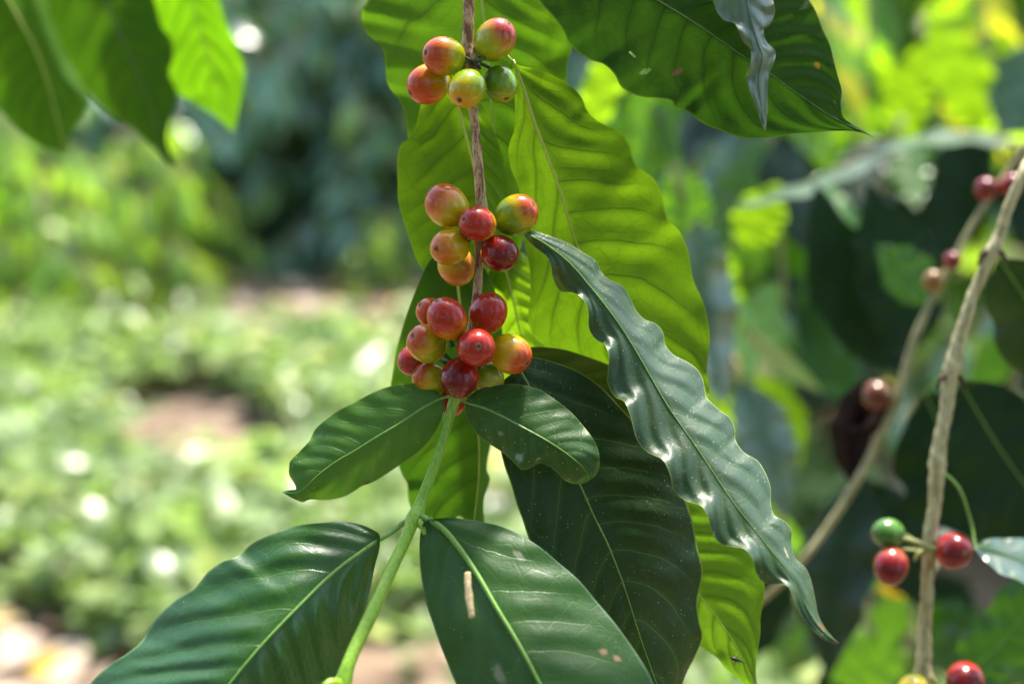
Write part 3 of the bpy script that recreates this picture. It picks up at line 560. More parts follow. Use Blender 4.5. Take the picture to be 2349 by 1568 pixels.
# ================================================================== simple leaves for the blurred branches
def bleaf(parent, base, tip, w, d, mat, midmat=M_MIDD, bend=0.0, roll=0.0, d2=None, wave=.04, pet=None, seed=0, label=None, fold=.0, w2=None):
    """leaf from base to tip (picture units), half width w; bend bows the midrib sideways, roll tips one margin away (m)"""
    r_ = random.Random(seed + int(base[0]*3 + base[1])); bx, by = base; tx, ty = tip; L_ = math.hypot(tx-bx, ty-by); ux, uy = (tx-bx)/L_, (ty-by)/L_; nx, ny = -uy, ux
    mid, lf, rt = [], [], []; ph = r_.uniform(0, 6)
    for k in range(11):
        t = k/10; o_ = bend*L_*math.sin(math.pi*t)
        cx, cy = bx+ux*L_*t+nx*o_, by+uy*L_*t+ny*o_; mid.append((cx, cy))
        if 0 < k < 10:
            ww = w*(math.sin(math.pi*t**.85)**.8)*(1 if t < .8 else .85)
            a = ww*(1+wave*2*math.sin(ph+t*20)); b = (w2 or w)/w*ww*(1+wave*2*math.sin(ph*2+t*21))
            lf.append((cx-nx*a, cy-ny*a)); rt.append((cx+nx*b, cy+ny*b))
    d2 = d if d2 is None else d2
    return leaf(parent, mid, lf, rt, [d, (d+d2)/2, d2], mat, midmat, ldz=[0, fold-roll, fold-roll, 0], rdz=[0, fold+roll, fold+roll, 0], N=9, quilt=.0006*d, rip=.0009*d, mw=5 if d < .9 else 0, NT_=60, NS=8,
                petiole=pet, seed=seed, label=label)
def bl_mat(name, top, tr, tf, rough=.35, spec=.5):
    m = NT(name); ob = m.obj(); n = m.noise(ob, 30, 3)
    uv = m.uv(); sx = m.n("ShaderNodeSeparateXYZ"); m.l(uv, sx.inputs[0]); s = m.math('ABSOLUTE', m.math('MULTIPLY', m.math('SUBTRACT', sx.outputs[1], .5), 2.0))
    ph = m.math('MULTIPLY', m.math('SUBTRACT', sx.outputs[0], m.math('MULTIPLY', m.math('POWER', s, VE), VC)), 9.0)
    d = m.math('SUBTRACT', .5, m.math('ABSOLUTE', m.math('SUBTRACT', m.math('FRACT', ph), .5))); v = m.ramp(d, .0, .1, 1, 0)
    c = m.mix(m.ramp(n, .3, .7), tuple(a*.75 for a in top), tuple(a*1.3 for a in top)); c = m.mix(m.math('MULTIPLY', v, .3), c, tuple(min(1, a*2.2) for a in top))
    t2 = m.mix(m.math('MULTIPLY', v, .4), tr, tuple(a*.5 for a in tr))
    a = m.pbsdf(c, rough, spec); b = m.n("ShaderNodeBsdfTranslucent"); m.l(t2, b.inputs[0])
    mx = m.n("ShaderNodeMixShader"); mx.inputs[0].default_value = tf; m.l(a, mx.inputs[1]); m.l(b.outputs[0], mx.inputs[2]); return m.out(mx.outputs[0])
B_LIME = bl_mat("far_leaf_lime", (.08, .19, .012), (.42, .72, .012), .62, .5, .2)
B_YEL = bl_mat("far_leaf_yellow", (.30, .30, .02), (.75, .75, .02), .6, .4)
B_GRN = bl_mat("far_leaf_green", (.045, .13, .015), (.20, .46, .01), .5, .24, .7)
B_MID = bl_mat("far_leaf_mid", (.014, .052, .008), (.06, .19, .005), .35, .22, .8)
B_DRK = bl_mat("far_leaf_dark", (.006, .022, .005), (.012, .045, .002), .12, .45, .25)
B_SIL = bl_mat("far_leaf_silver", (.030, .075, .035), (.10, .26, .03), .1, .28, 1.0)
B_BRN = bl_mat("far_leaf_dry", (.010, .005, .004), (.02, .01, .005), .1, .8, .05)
B_YD = bl_mat("far_leaf_turning", (.62, .40, .02), (.8, .5, .02), .4, .5, .3)

# top left branch
b3 = empty("coffee_branch", P(100, -200, 0.768), "out of focus coffee branch in the top left corner with three drooping bright green leaves", "branch", "coffee branches with leaves")
stem_part("stem", [(-260, -160, 0.791, 12), (0, -190, 0.791, 12), (220, -230, 0.791, 11), (460, -290, 0.791, 10), (700, -380, 0.791, 8)], M_BARKO, b3, n=40)
m3 = leaf_mat("leaf_blur_a", **{**lime, 'N': 10, 'top': (.05, .14, .012), 'trans': (.055, .15, .003), 'specks': 0, 'tert': .1, 'tfac': .55})
leaf(b3, [(-60, -170), (-20, -80), (34, 27), (70, 90), (94, 144), (115, 210), (134, 286), (151, 353)], [(-130, -120), (-150, 0), (-110, 120), (-50, 215), (0, 252), (34, 292), (77, 326), (125, 345)],
     [(20, -150), (80, -80), (111, 0), (134, 70), (160, 130), (195, 190), (204, 225), (190, 262), (165, 300), (156, 335)], [0.768, 0.768, 0.780, 0.791], m3, M_MIDL, ldz=[0, .0, 0], rdz=[0, .03, .03, 0], N=10, mw=9, NT_=100, NS=14, face=1, quilt=.0010,
     petiole=[(-40, -188, 0.791), (-55, -178, 0.780)], label="blurred green leaf cut by the left edge at the top", seed=31)
m4 = leaf_mat("leaf_blur_b", **{**lime, 'N': 9, 'top': (.025, .08, .01), 'trans': (.05, .13, .004), 'specks': 0, 'tert': .1, 'tfac': .5})
leaf(b3, [(150, -210), (190, -110), (235, -10), (280, 90), (320, 180), (352, 265), (378, 345), (408, 385)], [(80, -150), (85, -60), (105, 0), (125, 60), (150, 120), (178, 175), (208, 218), (249, 259), (302, 296), (353, 338), (385, 375)],
     [(230, -190), (310, -100), (353, 0), (370, 60), (393, 90), (397, 134), (388, 168), (405, 210), (405, 240), (388, 279), (384, 330)], [0.780, 0.780, 0.791, 0.802], m4, M_MIDG, ldz=[0, .01, .01, 0], rdz=[0, .0, 0], N=9, mw=8, NT_=100, NS=14, face=1, quilt=.0010,
     petiole=[(170, -222, 0.791), (155, -215, .695)], label="blurred darker green leaf hanging between the other two at top left", seed=32)
m5 = leaf_mat("leaf_blur_c", **{**lime, 'N': 10, 'top': (.09, .22, .012), 'trans': (.13, .33, .004), 'specks': 0, 'tert': .1, 'tfac': .62})
leaf(b3, [(370, -260), (400, -160), (425, -60), (450, 30), (475, 120), (500, 200), (520, 260), (536, 306)], [(300, -180), (310, -80), (345, 0), (368, 60), (386, 110), (384, 170), (405, 212), (444, 235), (497, 269), (525, 295)],
     [(440, -220), (480, -120), (503, 0), (519, 50), (544, 101), (560, 150), (561, 190), (550, 235), (541, 285)], [0.791, 0.802, 0.814, 0.825], m5, M_MIDL, ldz=[0, .01, .01, 0], rdz=[0, -.005, 0], N=10, mw=7, NT_=100, NS=14, face=1, quilt=.0010,
     petiole=[(400, -275, 0.791), (375, -268, 0.791)], label="blurred brightest green leaf of the top left group", seed=33)
bleaf(b3, (-120, 150), (20, 480), 60, 0.836, B_GRN, bend=.08, pet=[(-200, -165, 0.791), (-160, 0, 0.814)], label="blurred leaf sliver at the left edge below the others")

# right hand fruiting twig
b4 = empty("coffee_branch", P(2349, 380, .63), "pale beige twig running down the right side with swollen nodes and a few cherries", "branch", "coffee branches with leaves")
DB = .625
stem_part("stem", [(2440, 200, DB+.01, 12), (2385, 320, DB+.01, 12), (2345, 400, DB, 12), (2312, 480, DB, 12.5), (2290, 545, DB, 14), (2277, 575, DB, 18), (2262, 605, DB, 14), (2235, 670, DB, 13.5), (2208, 750, DB, 15), (2192, 810, DB, 17), (2184, 845, DB, 22), (2180, 872, DB, 18), (2168, 950, DB, 15),
    (2155, 1020, DB, 16), (2149, 1060, DB, 20), (2150, 1080, DB, 18), (2143, 1160, DB, 15), (2133, 1230, DB, 15), (2130, 1262, DB, 17), (2130, 1290, DB, 14), (2126, 1370, DB, 14.5), (2120, 1460, DB, 16), (2118, 1530, DB, 19), (2118, 1552, DB, 24), (2118, 1580, DB, 15), (2116, 1700, DB, 13)], M_BARKP, b4, n=240, lump=.055)
for x, y, q in ((2277, 578, 1), (2182, 862, 1), (2130, 1264, 0), (2118, 1552, 0)):
    for sgn in (-1, 1):
        stub("stipule", [(x+sgn*14, y, DB-.001), (x+sgn*24, y+7, DB-.002), (x+sgn*33, y+22+q*8, DB-.002)], .0015, .0006, M_NODE if q else M_PEDY, b4)
for (x0, y0), (x1, y1) in (((2130, 1258), (2070, 1235)), ((2130, 1262), (2160, 1262))):
    stub("fruit_stalk", [(x0, y0, DB-.004), ((x0+x1)/2, (y0+y1)/2-4, DB-.005), (x1, y1, DB-.005)], .0016, .0011, M_PEDY, b4)
G4 = FR
nB = (2130, 1264, DB)
cherry(2187, 1263, 43, 43, -.006, (2200, 1262), DKR, CRIM, CRIM, "red cherry on the right of the pale beige twig", nB, d0=DB, group=G4)
cherry(2044, 1297, 44, 40, -.006, (2028, 1330), DKR, (.26, .016, .02), (.34, .07, .03), "red cherry on the left of the pale beige twig, under a green one", nB, d0=DB, group=G4, ped=M_PEDY)
cherry(2038, 1222, 40, 33, .0, (2004, 1222), DGR, (.10, .24, .035), DGR, "unripe plain green cherry on the left of the pale beige twig", nB, d0=DB, group=G4, ped=M_PEDY)
cherry(2214, 1562, 47, 44, -.006, (2196, 1580), DKR, CRIM, CRIM, "red cherry cut by the bottom edge, right of the pale beige twig", (2118, 1552, DB), d0=DB, group=G4)
cherry(2096, 1583, 42, 36, -.016, (2080, 1600), YEL, YEL, YGR, "yellow cherry cut by the bottom edge in front of the pale beige twig", (2118, 1552, DB), d0=DB, group=G4)
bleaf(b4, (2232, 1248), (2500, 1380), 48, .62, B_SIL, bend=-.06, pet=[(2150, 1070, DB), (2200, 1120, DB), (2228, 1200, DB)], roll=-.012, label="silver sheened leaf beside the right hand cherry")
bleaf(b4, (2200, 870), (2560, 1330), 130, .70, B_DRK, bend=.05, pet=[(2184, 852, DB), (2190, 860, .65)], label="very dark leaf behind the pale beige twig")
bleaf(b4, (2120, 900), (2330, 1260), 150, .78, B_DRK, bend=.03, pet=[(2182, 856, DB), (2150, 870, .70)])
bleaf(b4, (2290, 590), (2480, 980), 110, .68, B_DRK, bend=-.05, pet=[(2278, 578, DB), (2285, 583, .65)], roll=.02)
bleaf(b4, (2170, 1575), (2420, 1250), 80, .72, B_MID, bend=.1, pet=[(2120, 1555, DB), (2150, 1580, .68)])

# second twig
b5 = empty("coffee_branch", P(2330, 430, .80), "thinner olive twig curving behind the pale beige one, with withered fruits", "branch", "coffee branches with leaves")
DC = .78
stem_part("stem", [(2420, 240, DC, 6.2), (2350, 340, DC, 6.2), (2275, 445, DC, 7.0), (2225, 525, DC, 7.0), (2188, 600, DC, 9.4), (2160, 640, DC, 7.8), (2120, 725, DC, 8.6), (2090, 800, DC, 9.4), (2068, 880, DC, 9.4), (2048, 940, DC, 10.1), (2000, 1040, DC, 9.4), (1950, 1130, DC, 9.4), (1890, 1220, DC, 8.6), (1835, 1290, DC, 7.8), (1760, 1365, DC+.02, 7.8), (1680, 1420, DC+.03, 7.0)], M_BARKO, b5, n=120)
cherry(2262, 434, 30, 27, -.004, (2255, 430), DKR, DKR, CRIM, "blurred dark red cherry near the right edge, clear of the twigs", (2275, 445, DC), d0=DC, group=G4, hires=False)
cherry(2322, 424, 26, 30, -.004, (2325, 420), DKR, CRIM, RED, "blurred red cherry beside the pale beige twig at the right edge", (2290, 425, DC), d0=DC, group=G4, hires=False)
cherry(2184, 597, 20, 22, -.006, (2190, 590), DKR, (.20, .03, .015), (.2, .04, .02), "tiny pinkish fruit at the node of the thinner olive twig", (2188, 605, DC), d0=DC, group=G4, hires=False)
cherry(2142, 645, 32, 22, .0, (2125, 640), (.20, .10, .02), (.25, .18, .03), YGR, "small brown olive fruit left of the thinner olive twig", (2170, 625, DC), d0=DC, group=G4, hires=False)
cherry(2012, 906, 40, 32, -.004, (1992, 918), (.10, .022, .004), (.17, .10, .008), (.05, .016, .004), "brown orange withered cherry where the thinner twig bends", (2048, 930, DC), d0=DC, group=G4, hires=False)
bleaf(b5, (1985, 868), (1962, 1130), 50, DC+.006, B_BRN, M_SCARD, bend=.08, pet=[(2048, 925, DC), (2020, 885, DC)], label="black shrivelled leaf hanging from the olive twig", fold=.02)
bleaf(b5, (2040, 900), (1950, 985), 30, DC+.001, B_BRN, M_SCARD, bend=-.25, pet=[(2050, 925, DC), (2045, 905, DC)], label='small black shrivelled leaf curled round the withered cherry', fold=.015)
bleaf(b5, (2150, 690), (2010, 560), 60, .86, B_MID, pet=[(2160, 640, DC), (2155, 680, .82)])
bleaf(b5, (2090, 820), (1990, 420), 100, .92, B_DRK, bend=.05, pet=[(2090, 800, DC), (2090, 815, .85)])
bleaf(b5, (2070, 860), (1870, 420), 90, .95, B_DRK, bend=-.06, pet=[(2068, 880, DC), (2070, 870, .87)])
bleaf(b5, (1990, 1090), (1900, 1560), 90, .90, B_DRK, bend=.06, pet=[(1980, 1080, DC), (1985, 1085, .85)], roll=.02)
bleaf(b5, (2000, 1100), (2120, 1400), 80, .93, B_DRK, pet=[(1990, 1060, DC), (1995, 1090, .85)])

# silvery limb at the top right
b6 = empty("coffee_branch", P(2300, 300, 1.35), "thin twig at the upper right with pale shiny leaves seen edge-on", "branch", "coffee branches with leaves")
DD = 1.02
stem_part("stem", [(1900, 392, DD, 4), (2040, 352, DD, 4), (2130, 322, DD, 5), (2230, 306, DD, 6), (2330, 330, DD, 7), (2480, 380, DD, 9)], M_BARKO, b6, n=50)
B_PALE = bl_mat("far_leaf_pale", (.055, .10, .055), (.12, .24, .04), .2, .28, .9)
bleaf(b6, (2052, 342), (1688, 474), 17, 1.0, B_PALE, bend=-.04, roll=.030, pet=[(2060, 348, DD)], wave=.14, label="pale shiny leaf seen nearly edge-on, slanting down to the left")
bleaf(b6, (2330, 332), (1985, 362), 17, 1.01, B_PALE, bend=.09, roll=.030, pet=[(2335, 332, DD)], wave=.14, label="pale shiny leaf seen nearly edge-on, nearer the right edge")
for a in [((1960, 372), (1780, 560), 62, 1.372, B_GRN, -.05), ((1830, 410), (1980, 700), 90, 1.400, B_GRN, .04), ((2240, 300), (2160, 620), 95, 1.400, B_DRK, .04), ((2100, 320), (1990, 640), 80, 1.428, B_DRK, -.04),
          ((2300, 310), (2420, 60), 90, 1.372, B_SIL, .04), ((2250, 300), (2130, 40), 70, 1.400, B_LIME, .06), ((2060, 330), (2130, 90), 60, 1.470, B_LIME, -.05), ((1740, 440), (1700, 800), 70, 1.456, B_LIME, .05),
          ((2330, 330), (2460, 640), 90, 1.358, B_DRK, .02), ((2180, 300), (2260, 120), 50, 1.442, B_YEL, .0)]:
    bleaf(b6, a[0], a[1], a[2], a[3], a[4], bend=a[5], pet=[(a[0][0], a[0][1], DD)])

# leaves just right of the big lime leaf
b7 = empty("coffee_branch", P(1500, 60, .8), "blurred coffee branch behind the lime leaf with bluish drooping leaves", "branch", "coffee branches with leaves")
stem_part("stem", [(1380, -80, 1.000, 10), (1430, 100, 1.000, 10), (1500, 260, 1.025, 10), (1560, 430, 1.050, 10), (1620, 640, 1.075, 9), (1690, 860, 1.100, 9), (1760, 1060, 1.125, 8), (1800, 1250, 1.150, 7)], M_BARKO, b7, n=60)
for q, a in enumerate([((1430, 100), (1350, 330), 46, 0.975, B_LIME, .05, 0), ((1470, 190), (1460, 470), 60, 1.000, B_GRN, -.05, 0), ((1500, 230), (1570, 430), 38, 1.000, B_SIL, .06, .02), ((1540, 390), (1610, 560), 60, 1.050, B_GRN, 0, 0),
          ((1600, 500), (1660, 930), 78, 0.975, B_SIL, .04, -.02), ((1650, 560), (1690, 770), 40, 1.125, B_LIME, .05, 0), ((1700, 750), (1890, 900), 26, 1.062, B_SIL, .02, .02), ((1700, 870), (1800, 1190), 66, 1.050, B_SIL, -.04, -.015),
          ((1640, 850), (1620, 1160), 60, 1.075, B_LIME, .04, 0), ((1740, 860), (1830, 1080), 56, 1.250, B_LIME, -.04, 0), ((1690, 560), (1790, 420), 60, 1.150, B_LIME, .05, 0), ((1700, 700), (1850, 640), 60, 1.250, B_MID, .05, 0),
          ((1800, 1240), (1690, 1560), 80, 1.000, B_DRK, .05, 0)]):
    bleaf(b7, a[0], a[1], a[2], a[3], a[4], bend=a[5], roll=a[6], pet=[(a[0][0]-10, a[0][1]-6, 1.05)], seed=q)

# lower right
b8 = empty("coffee_branch", P(2050, 1700, .9), "low blurred coffee branch in the bottom right corner with green and one yellow leaf", "branch", "coffee branches with leaves")
stem_part("stem", [(1880, 1800, 1.12, 10), (2000, 1640, 1.12, 10), (2080, 1500, 1.12, 9), (2110, 1340, 1.12, 8), (2180, 1250, 1.15, 7)], M_BARKO, b8, n=40)
for q, a in enumerate([((2080, 1500), (1900, 1560), 70, 1.075, B_GRN, .05), ((2090, 1440), (1990, 1400), 50, 1.100, B_GRN, .05), ((2110, 1340), (2010, 1350), 26, 1.075, B_YD, 0), ((2090, 1500), (2330, 1420), 60, 1.125, B_MID, .06),
                       ((2100, 1400), (2420, 1560), 90, 1.150, B_MID, .05), ((2010, 1640), (1900, 1480), 60, 1.188, B_DRK, .0), ((2110, 1330), (2250, 1440), 60, 1.188, B_DRK, .0)]):
    bleaf(b8, a[0], a[1], a[2], a[3], a[4], bend=a[5], pet=[(a[0][0]+4, a[0][1]+6, 1.12)], seed=q+40)

# deeper hanging twigs, leaves in opposite pairs
def twig(pts, d, mats, label, seed, step=95, L_=330, wd=62, rad=7):
    r_ = random.Random(seed); root = empty("coffee_branch", P(pts[0][0], pts[0][1], d), label, "branch", "coffee branches with leaves")
    stem_part("stem", [(a, b, d, rad) for a, b in pts], M_BARKO, root, n=40)
    q = cr(np.array(pts, float), 200); ln = np.r_[0, np.cumsum(np.linalg.norm(np.diff(q, axis=0), axis=1))]; u = step*.4; k = 0
    while u < ln[-1]:
        x, y = np.interp(u, ln, q[:, 0]), np.interp(u, ln, q[:, 1])
        for sg in (-1, 1):
            an = math.radians(90 - sg*r_.uniform(8, 48)); l_ = L_*r_.uniform(.6, 1.15); dd = d + sg*r_.uniform(-.05, .05) + (k % 2)*.05
            bx, by = x + sg*14, y + 6
            bleaf(root, (bx, by), (bx + math.cos(an)*l_, by + math.sin(an)*l_), wd*r_.uniform(.8, 1.15), dd, r_.choice(mats), bend=r_.uniform(-.1, .1), roll=r_.uniform(-.02, .02)*d, pet=[(x, y, d)], seed=seed*100+k, d2=dd+r_.uniform(-.06, .06))
        u += step*r_.uniform(.8, 1.2); k += 1
    return root
twig([(1560, 60), (1590, 350), (1640, 700)], 1.5, [B_LIME, B_GRN, B_MID], "deep blurred twig behind the upper right edge of the lime leaf", 3)
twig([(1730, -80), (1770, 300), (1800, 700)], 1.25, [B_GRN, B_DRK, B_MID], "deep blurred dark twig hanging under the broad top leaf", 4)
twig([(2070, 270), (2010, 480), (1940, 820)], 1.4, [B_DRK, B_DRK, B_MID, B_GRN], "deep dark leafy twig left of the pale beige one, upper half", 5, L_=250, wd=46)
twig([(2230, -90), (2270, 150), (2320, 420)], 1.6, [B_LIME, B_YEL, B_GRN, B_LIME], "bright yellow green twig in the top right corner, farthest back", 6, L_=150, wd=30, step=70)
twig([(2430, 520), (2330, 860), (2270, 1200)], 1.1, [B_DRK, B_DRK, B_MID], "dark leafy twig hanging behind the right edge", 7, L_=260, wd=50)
twig([(1960, 1130), (1990, 1380), (2060, 1650)], 1.3, [B_MID, B_DRK, B_GRN], "blurred twig behind the lower right cherries", 8, L_=300)
twig([(1990, -60), (1990, 130), (1960, 330)], 1.8, [B_LIME, B_MID, B_YEL, B_GRN], "bright lime twig beyond the tip of the broad top leaf", 9, L_=150, wd=30, step=75)
twig([(1880, -100), (1890, 60), (1900, 200)], 1.5, [B_LIME, B_GRN, B_LIME, B_YEL], 'bright lime twig touching the right margin of the broad top leaf', 12, L_=140, wd=26, step=75)
twig([(1700, 900), (1710, 1150), (1730, 1400)], 1.6, [B_LIME, B_GRN, B_MID], "lime blurred twig seen past the wavy leaf", 10, L_=180, wd=34)

# ================================================================== ground
def ground():
    n = 200; g = np.sign(np.linspace(-1, 1, n))*np.abs(np.linspace(-1, 1, n))**3*120
    X, Y = np.meshgrid(g, g + 4, indexing='ij')
    Z = .03*np.sin(X*1.3+1)*np.cos(Y*1.1) + .02*np.sin(X*3.1+Y*2.3)
    V = np.stack([X, Y, Z], -1).reshape(-1, 3); i, j = np.meshgrid(np.arange(n-1), np.arange(n-1), indexing='ij'); a = (i*n+j).ravel()
    F = np.stack([a, a+n, a+n+1, a+1], -1)
    m = NT("soil"); ob = m.obj(); n1_ = m.noise(ob, 2.2, 5, .6); n2_ = m.noise(ob, 14, 6, .7); n3_ = m.noise(ob, 60, 4, .7)
    c = m.mix(m.ramp(n1_, .38, .62), (.06, .036, .024), (.24, .17, .115)); c = m.mix(m.math('MULTIPLY', m.ramp(n2_, .45, .6), .7), c, (.36, .28, .20)); c = m.mix(m.math('MULTIPLY', m.ramp(n3_, .5, .65), .5), c, (.10, .06, .04))
    o = mesh_obj("ground", V, F, m.out(m.pbsdf(c, .9, .2, m.bump(n2_, .8, .02))))
    tag(o, kind="structure")
ground()

# ---- batches of small leaf shapes
def leaf_shape(nl=7, ns=2, L_=1.0, W_=.22, arch=.18, fold=.25, wave=.03):
    t = np.linspace(0, 1, nl+1); s = np.linspace(-1, 1, 2*ns+1)
    T, S_ = np.meshgrid(t, s, indexing='ij'); w_ = W_*np.sin(np.pi*T**.8)**.85
    X = T*L_; Y = S_*w_; Z = -arch*T**2 + fold*w_*np.abs(S_) + wave*np.sin(T*18+S_*2)*np.abs(S_)*W_*3
    V = np.stack([X, Y, Z], -1).reshape(-1, 3); w2 = 2*ns+1
    i, j = np.meshgrid(np.arange(nl), np.arange(2*ns), indexing='ij'); a = (i*w2+j).ravel()
    uv = np.stack([T, S_*.5+.5], -1).reshape(-1, 2)
    return V, np.stack([a, a+w2, a+w2+1, a+1], -1), uv
SH = [leaf_shape(arch=a, fold=f, wave=w_) for a, f, w_ in ((.15, .2, .03), (.3, .35, .05), (.45, .1, .04), (.05, .4, .06))]
def batch(pos, dirs, ups, size, rnd, shapes=SH):
    Vs, Fs, Us, As = [], [], [], []; off = 0
    for k, (v, f, u) in enumerate(shapes):
        idx = np.arange(len(pos)) % len(shapes) == k
        p, d, up_, sz, r = pos[idx], dirs[idx], ups[idx], size[idx], rnd[idx]
        if not len(p): continue
        d = d/np.linalg.norm(d, axis=1)[:, None]; y = np.cross(up_, d); y /= np.linalg.norm(y, axis=1)[:, None]+1e-9; z = np.cross(d, y)
        W_ = p[:, None, :] + sz[:, None, None]*(v[None, :, 0:1]*d[:, None, :] + v[None, :, 1:2]*y[:, None, :] + v[None, :, 2:3]*z[:, None, :])
        n = len(p); Vs.append(W_.reshape(-1, 3)); Fs.append((f[None]+(np.arange(n)*len(v))[:, None, None]+off).reshape(-1, 4)); Us.append(np.tile(u, (n, 1))); As.append(np.repeat(r, len(v))); off += n*len(v)
    return np.vstack(Vs), np.vstack(Fs), np.vstack(Us), np.concatenate(As)
def fol_mat(name, a, b, c3, tr, tf, rough=.35, spec=.5):
    """foliage whose leaves differ one from another (attribute rnd, one value per leaf)"""
    m = NT(name); at = m.n("ShaderNodeAttribute"); at.attribute_name = "rnd"; r = at.outputs["Fac"]
    c = m.mix(m.ramp(r, 0, .7), a, b); c = m.mix(m.ramp(r, .86, .95), c, c3)
    t2 = m.mix(m.ramp(r, .1, .9), tuple(x*.6 for x in tr), tr)
    p = m.pbsdf(c, m.math('ADD', rough-.08, m.math('MULTIPLY', r, .16)), spec); q = m.n("ShaderNodeBsdfTranslucent"); m.l(t2, q.inputs[0])
    mx = m.n("ShaderNodeMixShader"); mx.inputs[0].default_value = tf; m.l(p, mx.inputs[1]); m.l(q.outputs[0], mx.inputs[2]); return m.out(mx.outputs[0])
F_DK = fol_mat("shrub_foliage", (.045, .11, .062), (.095, .21, .11), (.18, .30, .04), (.24, .48, .04), .28, .24, .9)  # leaf colours lightened to stand in for lens haze over the back
F_LT = fol_mat("shrub_foliage_pale", (.05, .14, .02), (.12, .26, .03), (.30, .34, .03), (.45, .72, .03), .5, .24, .9)
F_GC = fol_mat("ground_cover", (.11, .17, .055), (.27, .36, .14), (.40, .46, .10), (.36, .56, .11), .38, .34, .5)
F_DRY = fol_mat("leaf_litter", (.17, .10, .06), (.52, .41, .30), (.60, .42, .08), (.4, .25, .1), .12, .6, .25)
M_TRUNK = plain("trunk_bark", (.20, .15, .10), .85, .4, 25, .2, bump=.6, bd=.01)

def unit(v): return v/np.linalg.norm(v)
def make_shrub(h, spread, seed, mat, nbr=46, leafL=.14, name="coffee_shrub", start=.16):
    r = np.random.default_rng(seed); gs = []; pos, dr, up_, sz, rn = [], [], [], [], []
    base = np.zeros(3)
    lean = r.uniform(-.1, .1, 2)
    trunk = [(lean[0]*z*z/h, lean[1]*z*z/h, z) for z in np.linspace(-.05, h, 8)]
    gs.append(tube_geo(trunk, np.linspace(.03, .008, 8), seg=8, n=14, lump=.05))
    for k in range(nbr):
        z = h*(start + (1-start)*(k+.5)/nbr) ; az = k*2.4 + r.uniform(-.4, .4); ln = spread*(1.05 - .62*(z/h)**2)*r.uniform(.75, 1.1)
        c0 = np.array([lean[0]*z*z/h, lean[1]*z*z/h, z]); d = np.array([math.cos(az), math.sin(az), .35]); pts = []
        for q in range(6):
            f = q/5; pts.append(c0 + d*ln*f + np.array([0, 0, -.75*ln*f*f]))
        gs.append(tube_geo(pts, np.linspace(.009, .003, 6), seg=5, n=8))
        pts = np.array(pts); npair = int(ln/.055)
        for q in range(1, npair+1):
            f = q/npair*5; i0 = min(4, int(f)); p_ = pts[i0]*(1-(f-i0)) + pts[i0+1]*(f-i0); tg = unit(pts[i0+1]-pts[i0]); sd_ = unit(np.cross(tg, [0, 0, 1]))
            for sg in (-1, 1):
                pos.append(p_); dr.append(unit(sd_*sg*r.uniform(.5, 1) + tg*r.uniform(.2, .8) + np.array([0, 0, -r.uniform(.2, 1.3)]))); up_.append(unit(np.array([0, 0, 1]) + r.normal(0, .35, 3) + tg*.3)); sz.append(leafL*r.uniform(.7, 1.15)); rn.append(r.uniform())
    root = bpy.data.objects.new(name, None); C.objects.link(root)
    V, F, U = join_geo(gs); mesh_obj("trunk", V, F, M_TRUNK, root, uv=U)
    V, F, U, A = batch(np.array(pos), np.array(dr), np.array(up_), np.array(sz), np.array(rn)); mesh_obj("crown", V, F, mat, root, uv=U, attr={"rnd": A})
    return root
F_TEAL = fol_mat("low_shrub_foliage", (.060, .14, .080), (.12, .25, .14), (.24, .36, .05), (.20, .42, .06), .26, .26, .9)  # lens haze put into these colours too, by raising their albedo
F_LIME = fol_mat("sunlit_foliage", (.10, .22, .02), (.20, .36, .04), (.44, .46, .08), (.46, .76, .04), .5, .28, .7)
protos = [make_shrub(2.1, .75, 1, F_DK), make_shrub(1.3, .62, 2, F_TEAL, 40, .15, start=.03), make_shrub(2.3, .85, 3, F_LT, 50), make_shrub(2.8, .95, 4, F_DK, 64, .15),
          make_shrub(.62, .42, 5, F_LIME, 16, .12, start=.05), make_shrub(1.15, .55, 6, F_TEAL, 34, .14, start=.03)]
used = [False]*6
GS = "coffee shrubs of the plantation"
def put(k, x, y, rot, sc, label, z=0):
    if not used[k]: o = protos[k]; used[k] = True
    else:
        o = protos[k].copy(); C.objects.link(o)
        for ch in list(protos[k].children):
            c = ch.copy(); C.objects.link(c); c.parent = o
    o.location = (x, y, z); o.rotation_euler = (0, 0, rot); o.scale = (sc,)*3
    return tag(o, label, "coffee shrub", GS)
put(1, -.62, 5.05, 1.0, 1.0, "bluish green low shrub in the middle of the left background above the sunny soil")
put(5, -1.02, 5.25, 3.0, 1.05, "bluish green low shrub under the gap between the top left leaves")
put(1, -1.42, 5.1, 5.0, 1.0, "bluish green low shrub under the darker top left leaf")
put(5, -.25, 5.15, .6, 1.1, "bluish green low shrub touching the hanging branch's left edge")
put(1, .18, 5.3, 2.2, 1.0, "bluish green low shrub hidden behind the hanging branch")
put(5, -1.85, 5.2, 1.4, 1.1, "bluish green low shrub cut by the left edge")
put(1, -.85, 5.8, 3.9, 1.15, "low shrub of the second row, showing over the first")
put(5, .6, 5.4, 4.4, 1.1, "low shrub behind the big lime leaf")
put(4, -1.38, 4.05, 0, 1.0, "small bright lime plant in the sun at the left edge")
put(4, -1.12, 4.45, 2, .95, "small bright lime plant second from the left edge")
put(4, -1.62, 4.6, 4, 1.3, "taller bright lime plant at the left edge under the top left leaves")
put(4, -.42, 4.5, 5, .45, "tiny yellow green seedling at the foot of the shrubs beside the hanging branch")
put(3, .0, 7.4, 2.0, 1.0, "tall dark shrub standing at the back, left of the main branch")
put(3, -1.6, 8.0, 4.0, 1.1, "tall dark shrub in the far left corner")
put(3, 1.0, 6.4, 5.0, 1.0, "tall shrub at the back, hidden mostly by the lime leaf")
put(2, 1.25, 3.0, .7, .9, "sunlit yellow green shrub behind the top right corner")
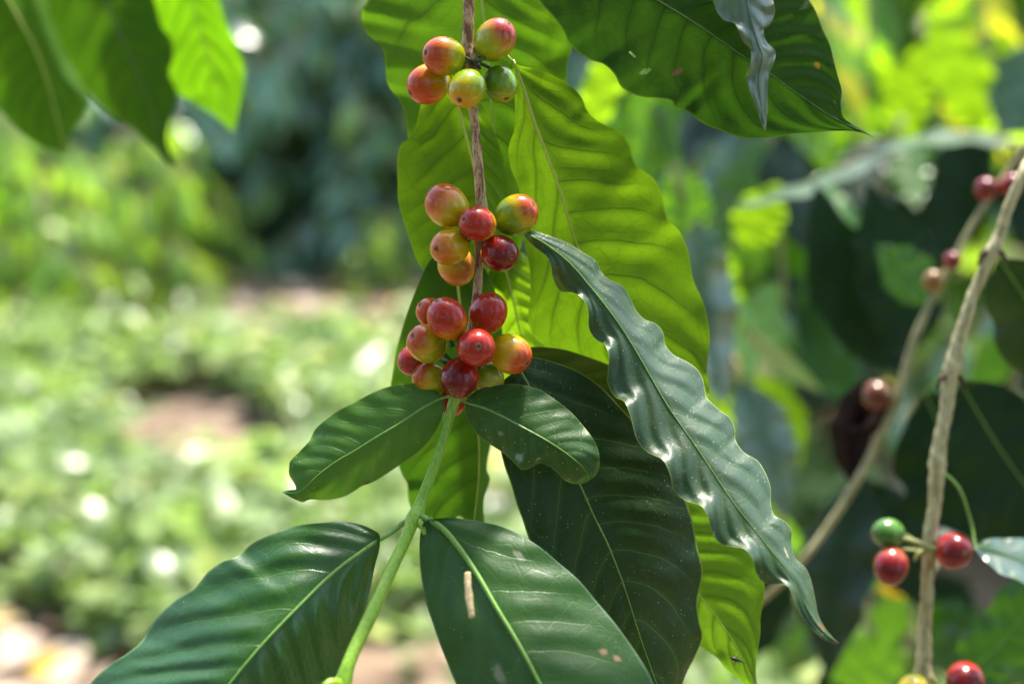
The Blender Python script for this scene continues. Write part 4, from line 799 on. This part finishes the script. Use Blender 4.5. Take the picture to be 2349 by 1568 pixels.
put(2, .75, 3.1, 2.9, .95, "yellow green shrub behind the leaves right of the lime leaf")
put(1, 1.35, 2.1, 1.9, 1.2, "shrub close behind the pale twig at the right edge")
put(2, 2.3, 5.0, 3.0, 1.2, "large pale green shrub farthest back on the right")
put(3, -2.9, 7.6, 3.6, 1.2, "tall dark shrub of the back row past the left edge")
put(3, .9, 9.0, 1.2, 1.3, "tall shrub of the back row in the middle")
put(3, -.9, 9.6, 3.2, 1.4, "tall shrub of the back row towards the left")
put(3, 2.6, 8.2, 3.9, 1.4, "tall shrub of the back row towards the right")
put(3, -1.15, -1.3, .6, 1.0, "unseen shrub added behind the viewpoint on its left to block sky")  # from here on, unseen shrubs added to block sky and darken reflections
put(3, 1.05, -1.4, 1.6, 1.0, "unseen shrub added behind the viewpoint on its right to block sky")
put(3, -.1, -2.5, 2.7, 1.15, "unseen shrub added straight behind the viewpoint to block sky")
put(0, -2.2, -.2, 2.7, 1.15, "unseen shrub added left of the viewpoint to block sky, outside the picture")
put(0, 2.1, .2, 2.1, 1.15, "unseen shrub added right of the viewpoint to block sky, outside the picture")
# unseen tree added above and behind the viewpoint to block sky for contrast
def sky_blocking_tree():
    r_ = np.random.default_rng(21); root = bpy.data.objects.new("sky_blocking_tree", None); C.objects.link(root); root.location = (-1.9, -1.6, 0)
    tag(root, "unseen tree added to block sky, its crown spreading over the viewpoint, outside the picture", "tree")
    gs = [tube_geo([(-1.9, -1.6, -.05), (-1.85, -1.5, 1.2), (-1.7, -1.4, 2.4), (-1.3, -1.1, 3.1)], [.10, .085, .07, .05], seg=10, n=20, lump=.04)]
    for a in range(9):
        e = np.array([r_.uniform(-2, 2), r_.uniform(-1.7, .4), r_.uniform(2.7, 3.3)]); b = np.array([-1.6, -1.3, 2.7]); gs.append(tube_geo([b, (b+e)/2+[0, 0, .25], e], [.04, .025, .008], seg=6, n=10))
    V, F, U = join_geo(gs); mesh_obj("trunk", V, F, M_TRUNK, root, uv=U)
    pos = []
    while len(pos) < 2300:
        p = r_.uniform(-1, 1, 3)
        if p @ p > 1: continue
        q = np.array([p[0]*2.5, -.75 + p[1]*1.35, 3.0 + p[2]*.5])
        if mnoise.noise(Vector(q*1.9)) < -.02: continue
        pos.append(q)
    n = len(pos); d = r_.normal(0, 1, (n, 3)); d[:, 2] = -np.abs(d[:, 2])*.5
    V, F, U, A = batch(np.array(pos), d, np.array([0, 0, 1.]) + r_.normal(0, .4, (n, 3)), .17*r_.uniform(.7, 1.2, n), r_.uniform(0, 1, n)); mesh_obj("crown", V, F, F_DK, root, uv=U, attr={"rnd": A})
sky_blocking_tree()
# ---- ground cover and litter
def clumps(n, xr, yr, seed, dens):
    r = np.random.default_rng(seed); out = []
    while len(out) < n:
        x, y = r.uniform(*xr), r.uniform(*yr)
        v = mnoise.noise(Vector((x*1.7, y*1.5, seed)))*.9 + .5 + .35*mnoise.noise(Vector((x*5, y*4.3, 3.0)))
        if seed == 5: v -= .30*max(0, 2.4-y)
        if v > dens: out.append((x, y))
    return np.array(out), r
def cover(name, n, xr, yr, seed, dens, size, mat, tilt, zoff, ):
    xy, r = clumps(n, xr, yr, seed, dens); m_ = len(xy)
    z = .03*np.sin(xy[:, 0]*1.3+1)*np.cos((xy[:, 1])*1.1) + zoff + np.abs(r.normal(0, 1, m_))*(.045 if tilt > .3 else .006)
    pos = np.stack([xy[:, 0], xy[:, 1], z], -1); az = r.uniform(0, 6.28, m_); el = r.uniform(-.2, tilt, m_)
    d = np.stack([np.cos(az)*np.cos(el), np.sin(az)*np.cos(el), np.sin(el)], -1); up_ = np.array([0, 0, 1.0]) + r.normal(0, .3 if tilt > .3 else .25, (m_, 3))
    V, F, U, A = batch(pos, d, up_, size*r.uniform(.6, 1.3, m_), r.uniform(0, 1, m_), [leaf_shape(5, 1, 1, .30, a, .2, .03) for a in (.15, .35, -.1)])
    o = mesh_obj(name, V, F, mat, uv=U, attr={"rnd": A}); tag(o, kind="stuff"); return o
o = cover("ground_cover", 17000, (-2.6, 2.6), (1.5, 3.85), 5, .38, .07, F_GC, 1.0, .02)
tag(o, "low pale green leafy ground cover over the soil", "ground cover")
o = cover("fallen_leaves", 14000, (-3.5, 3.5), (1.0, 9.0), 9, .3, .085, F_DRY, .25, .015)
tag(o, "dry tan fallen leaves lying on the soil", "fallen leaves")
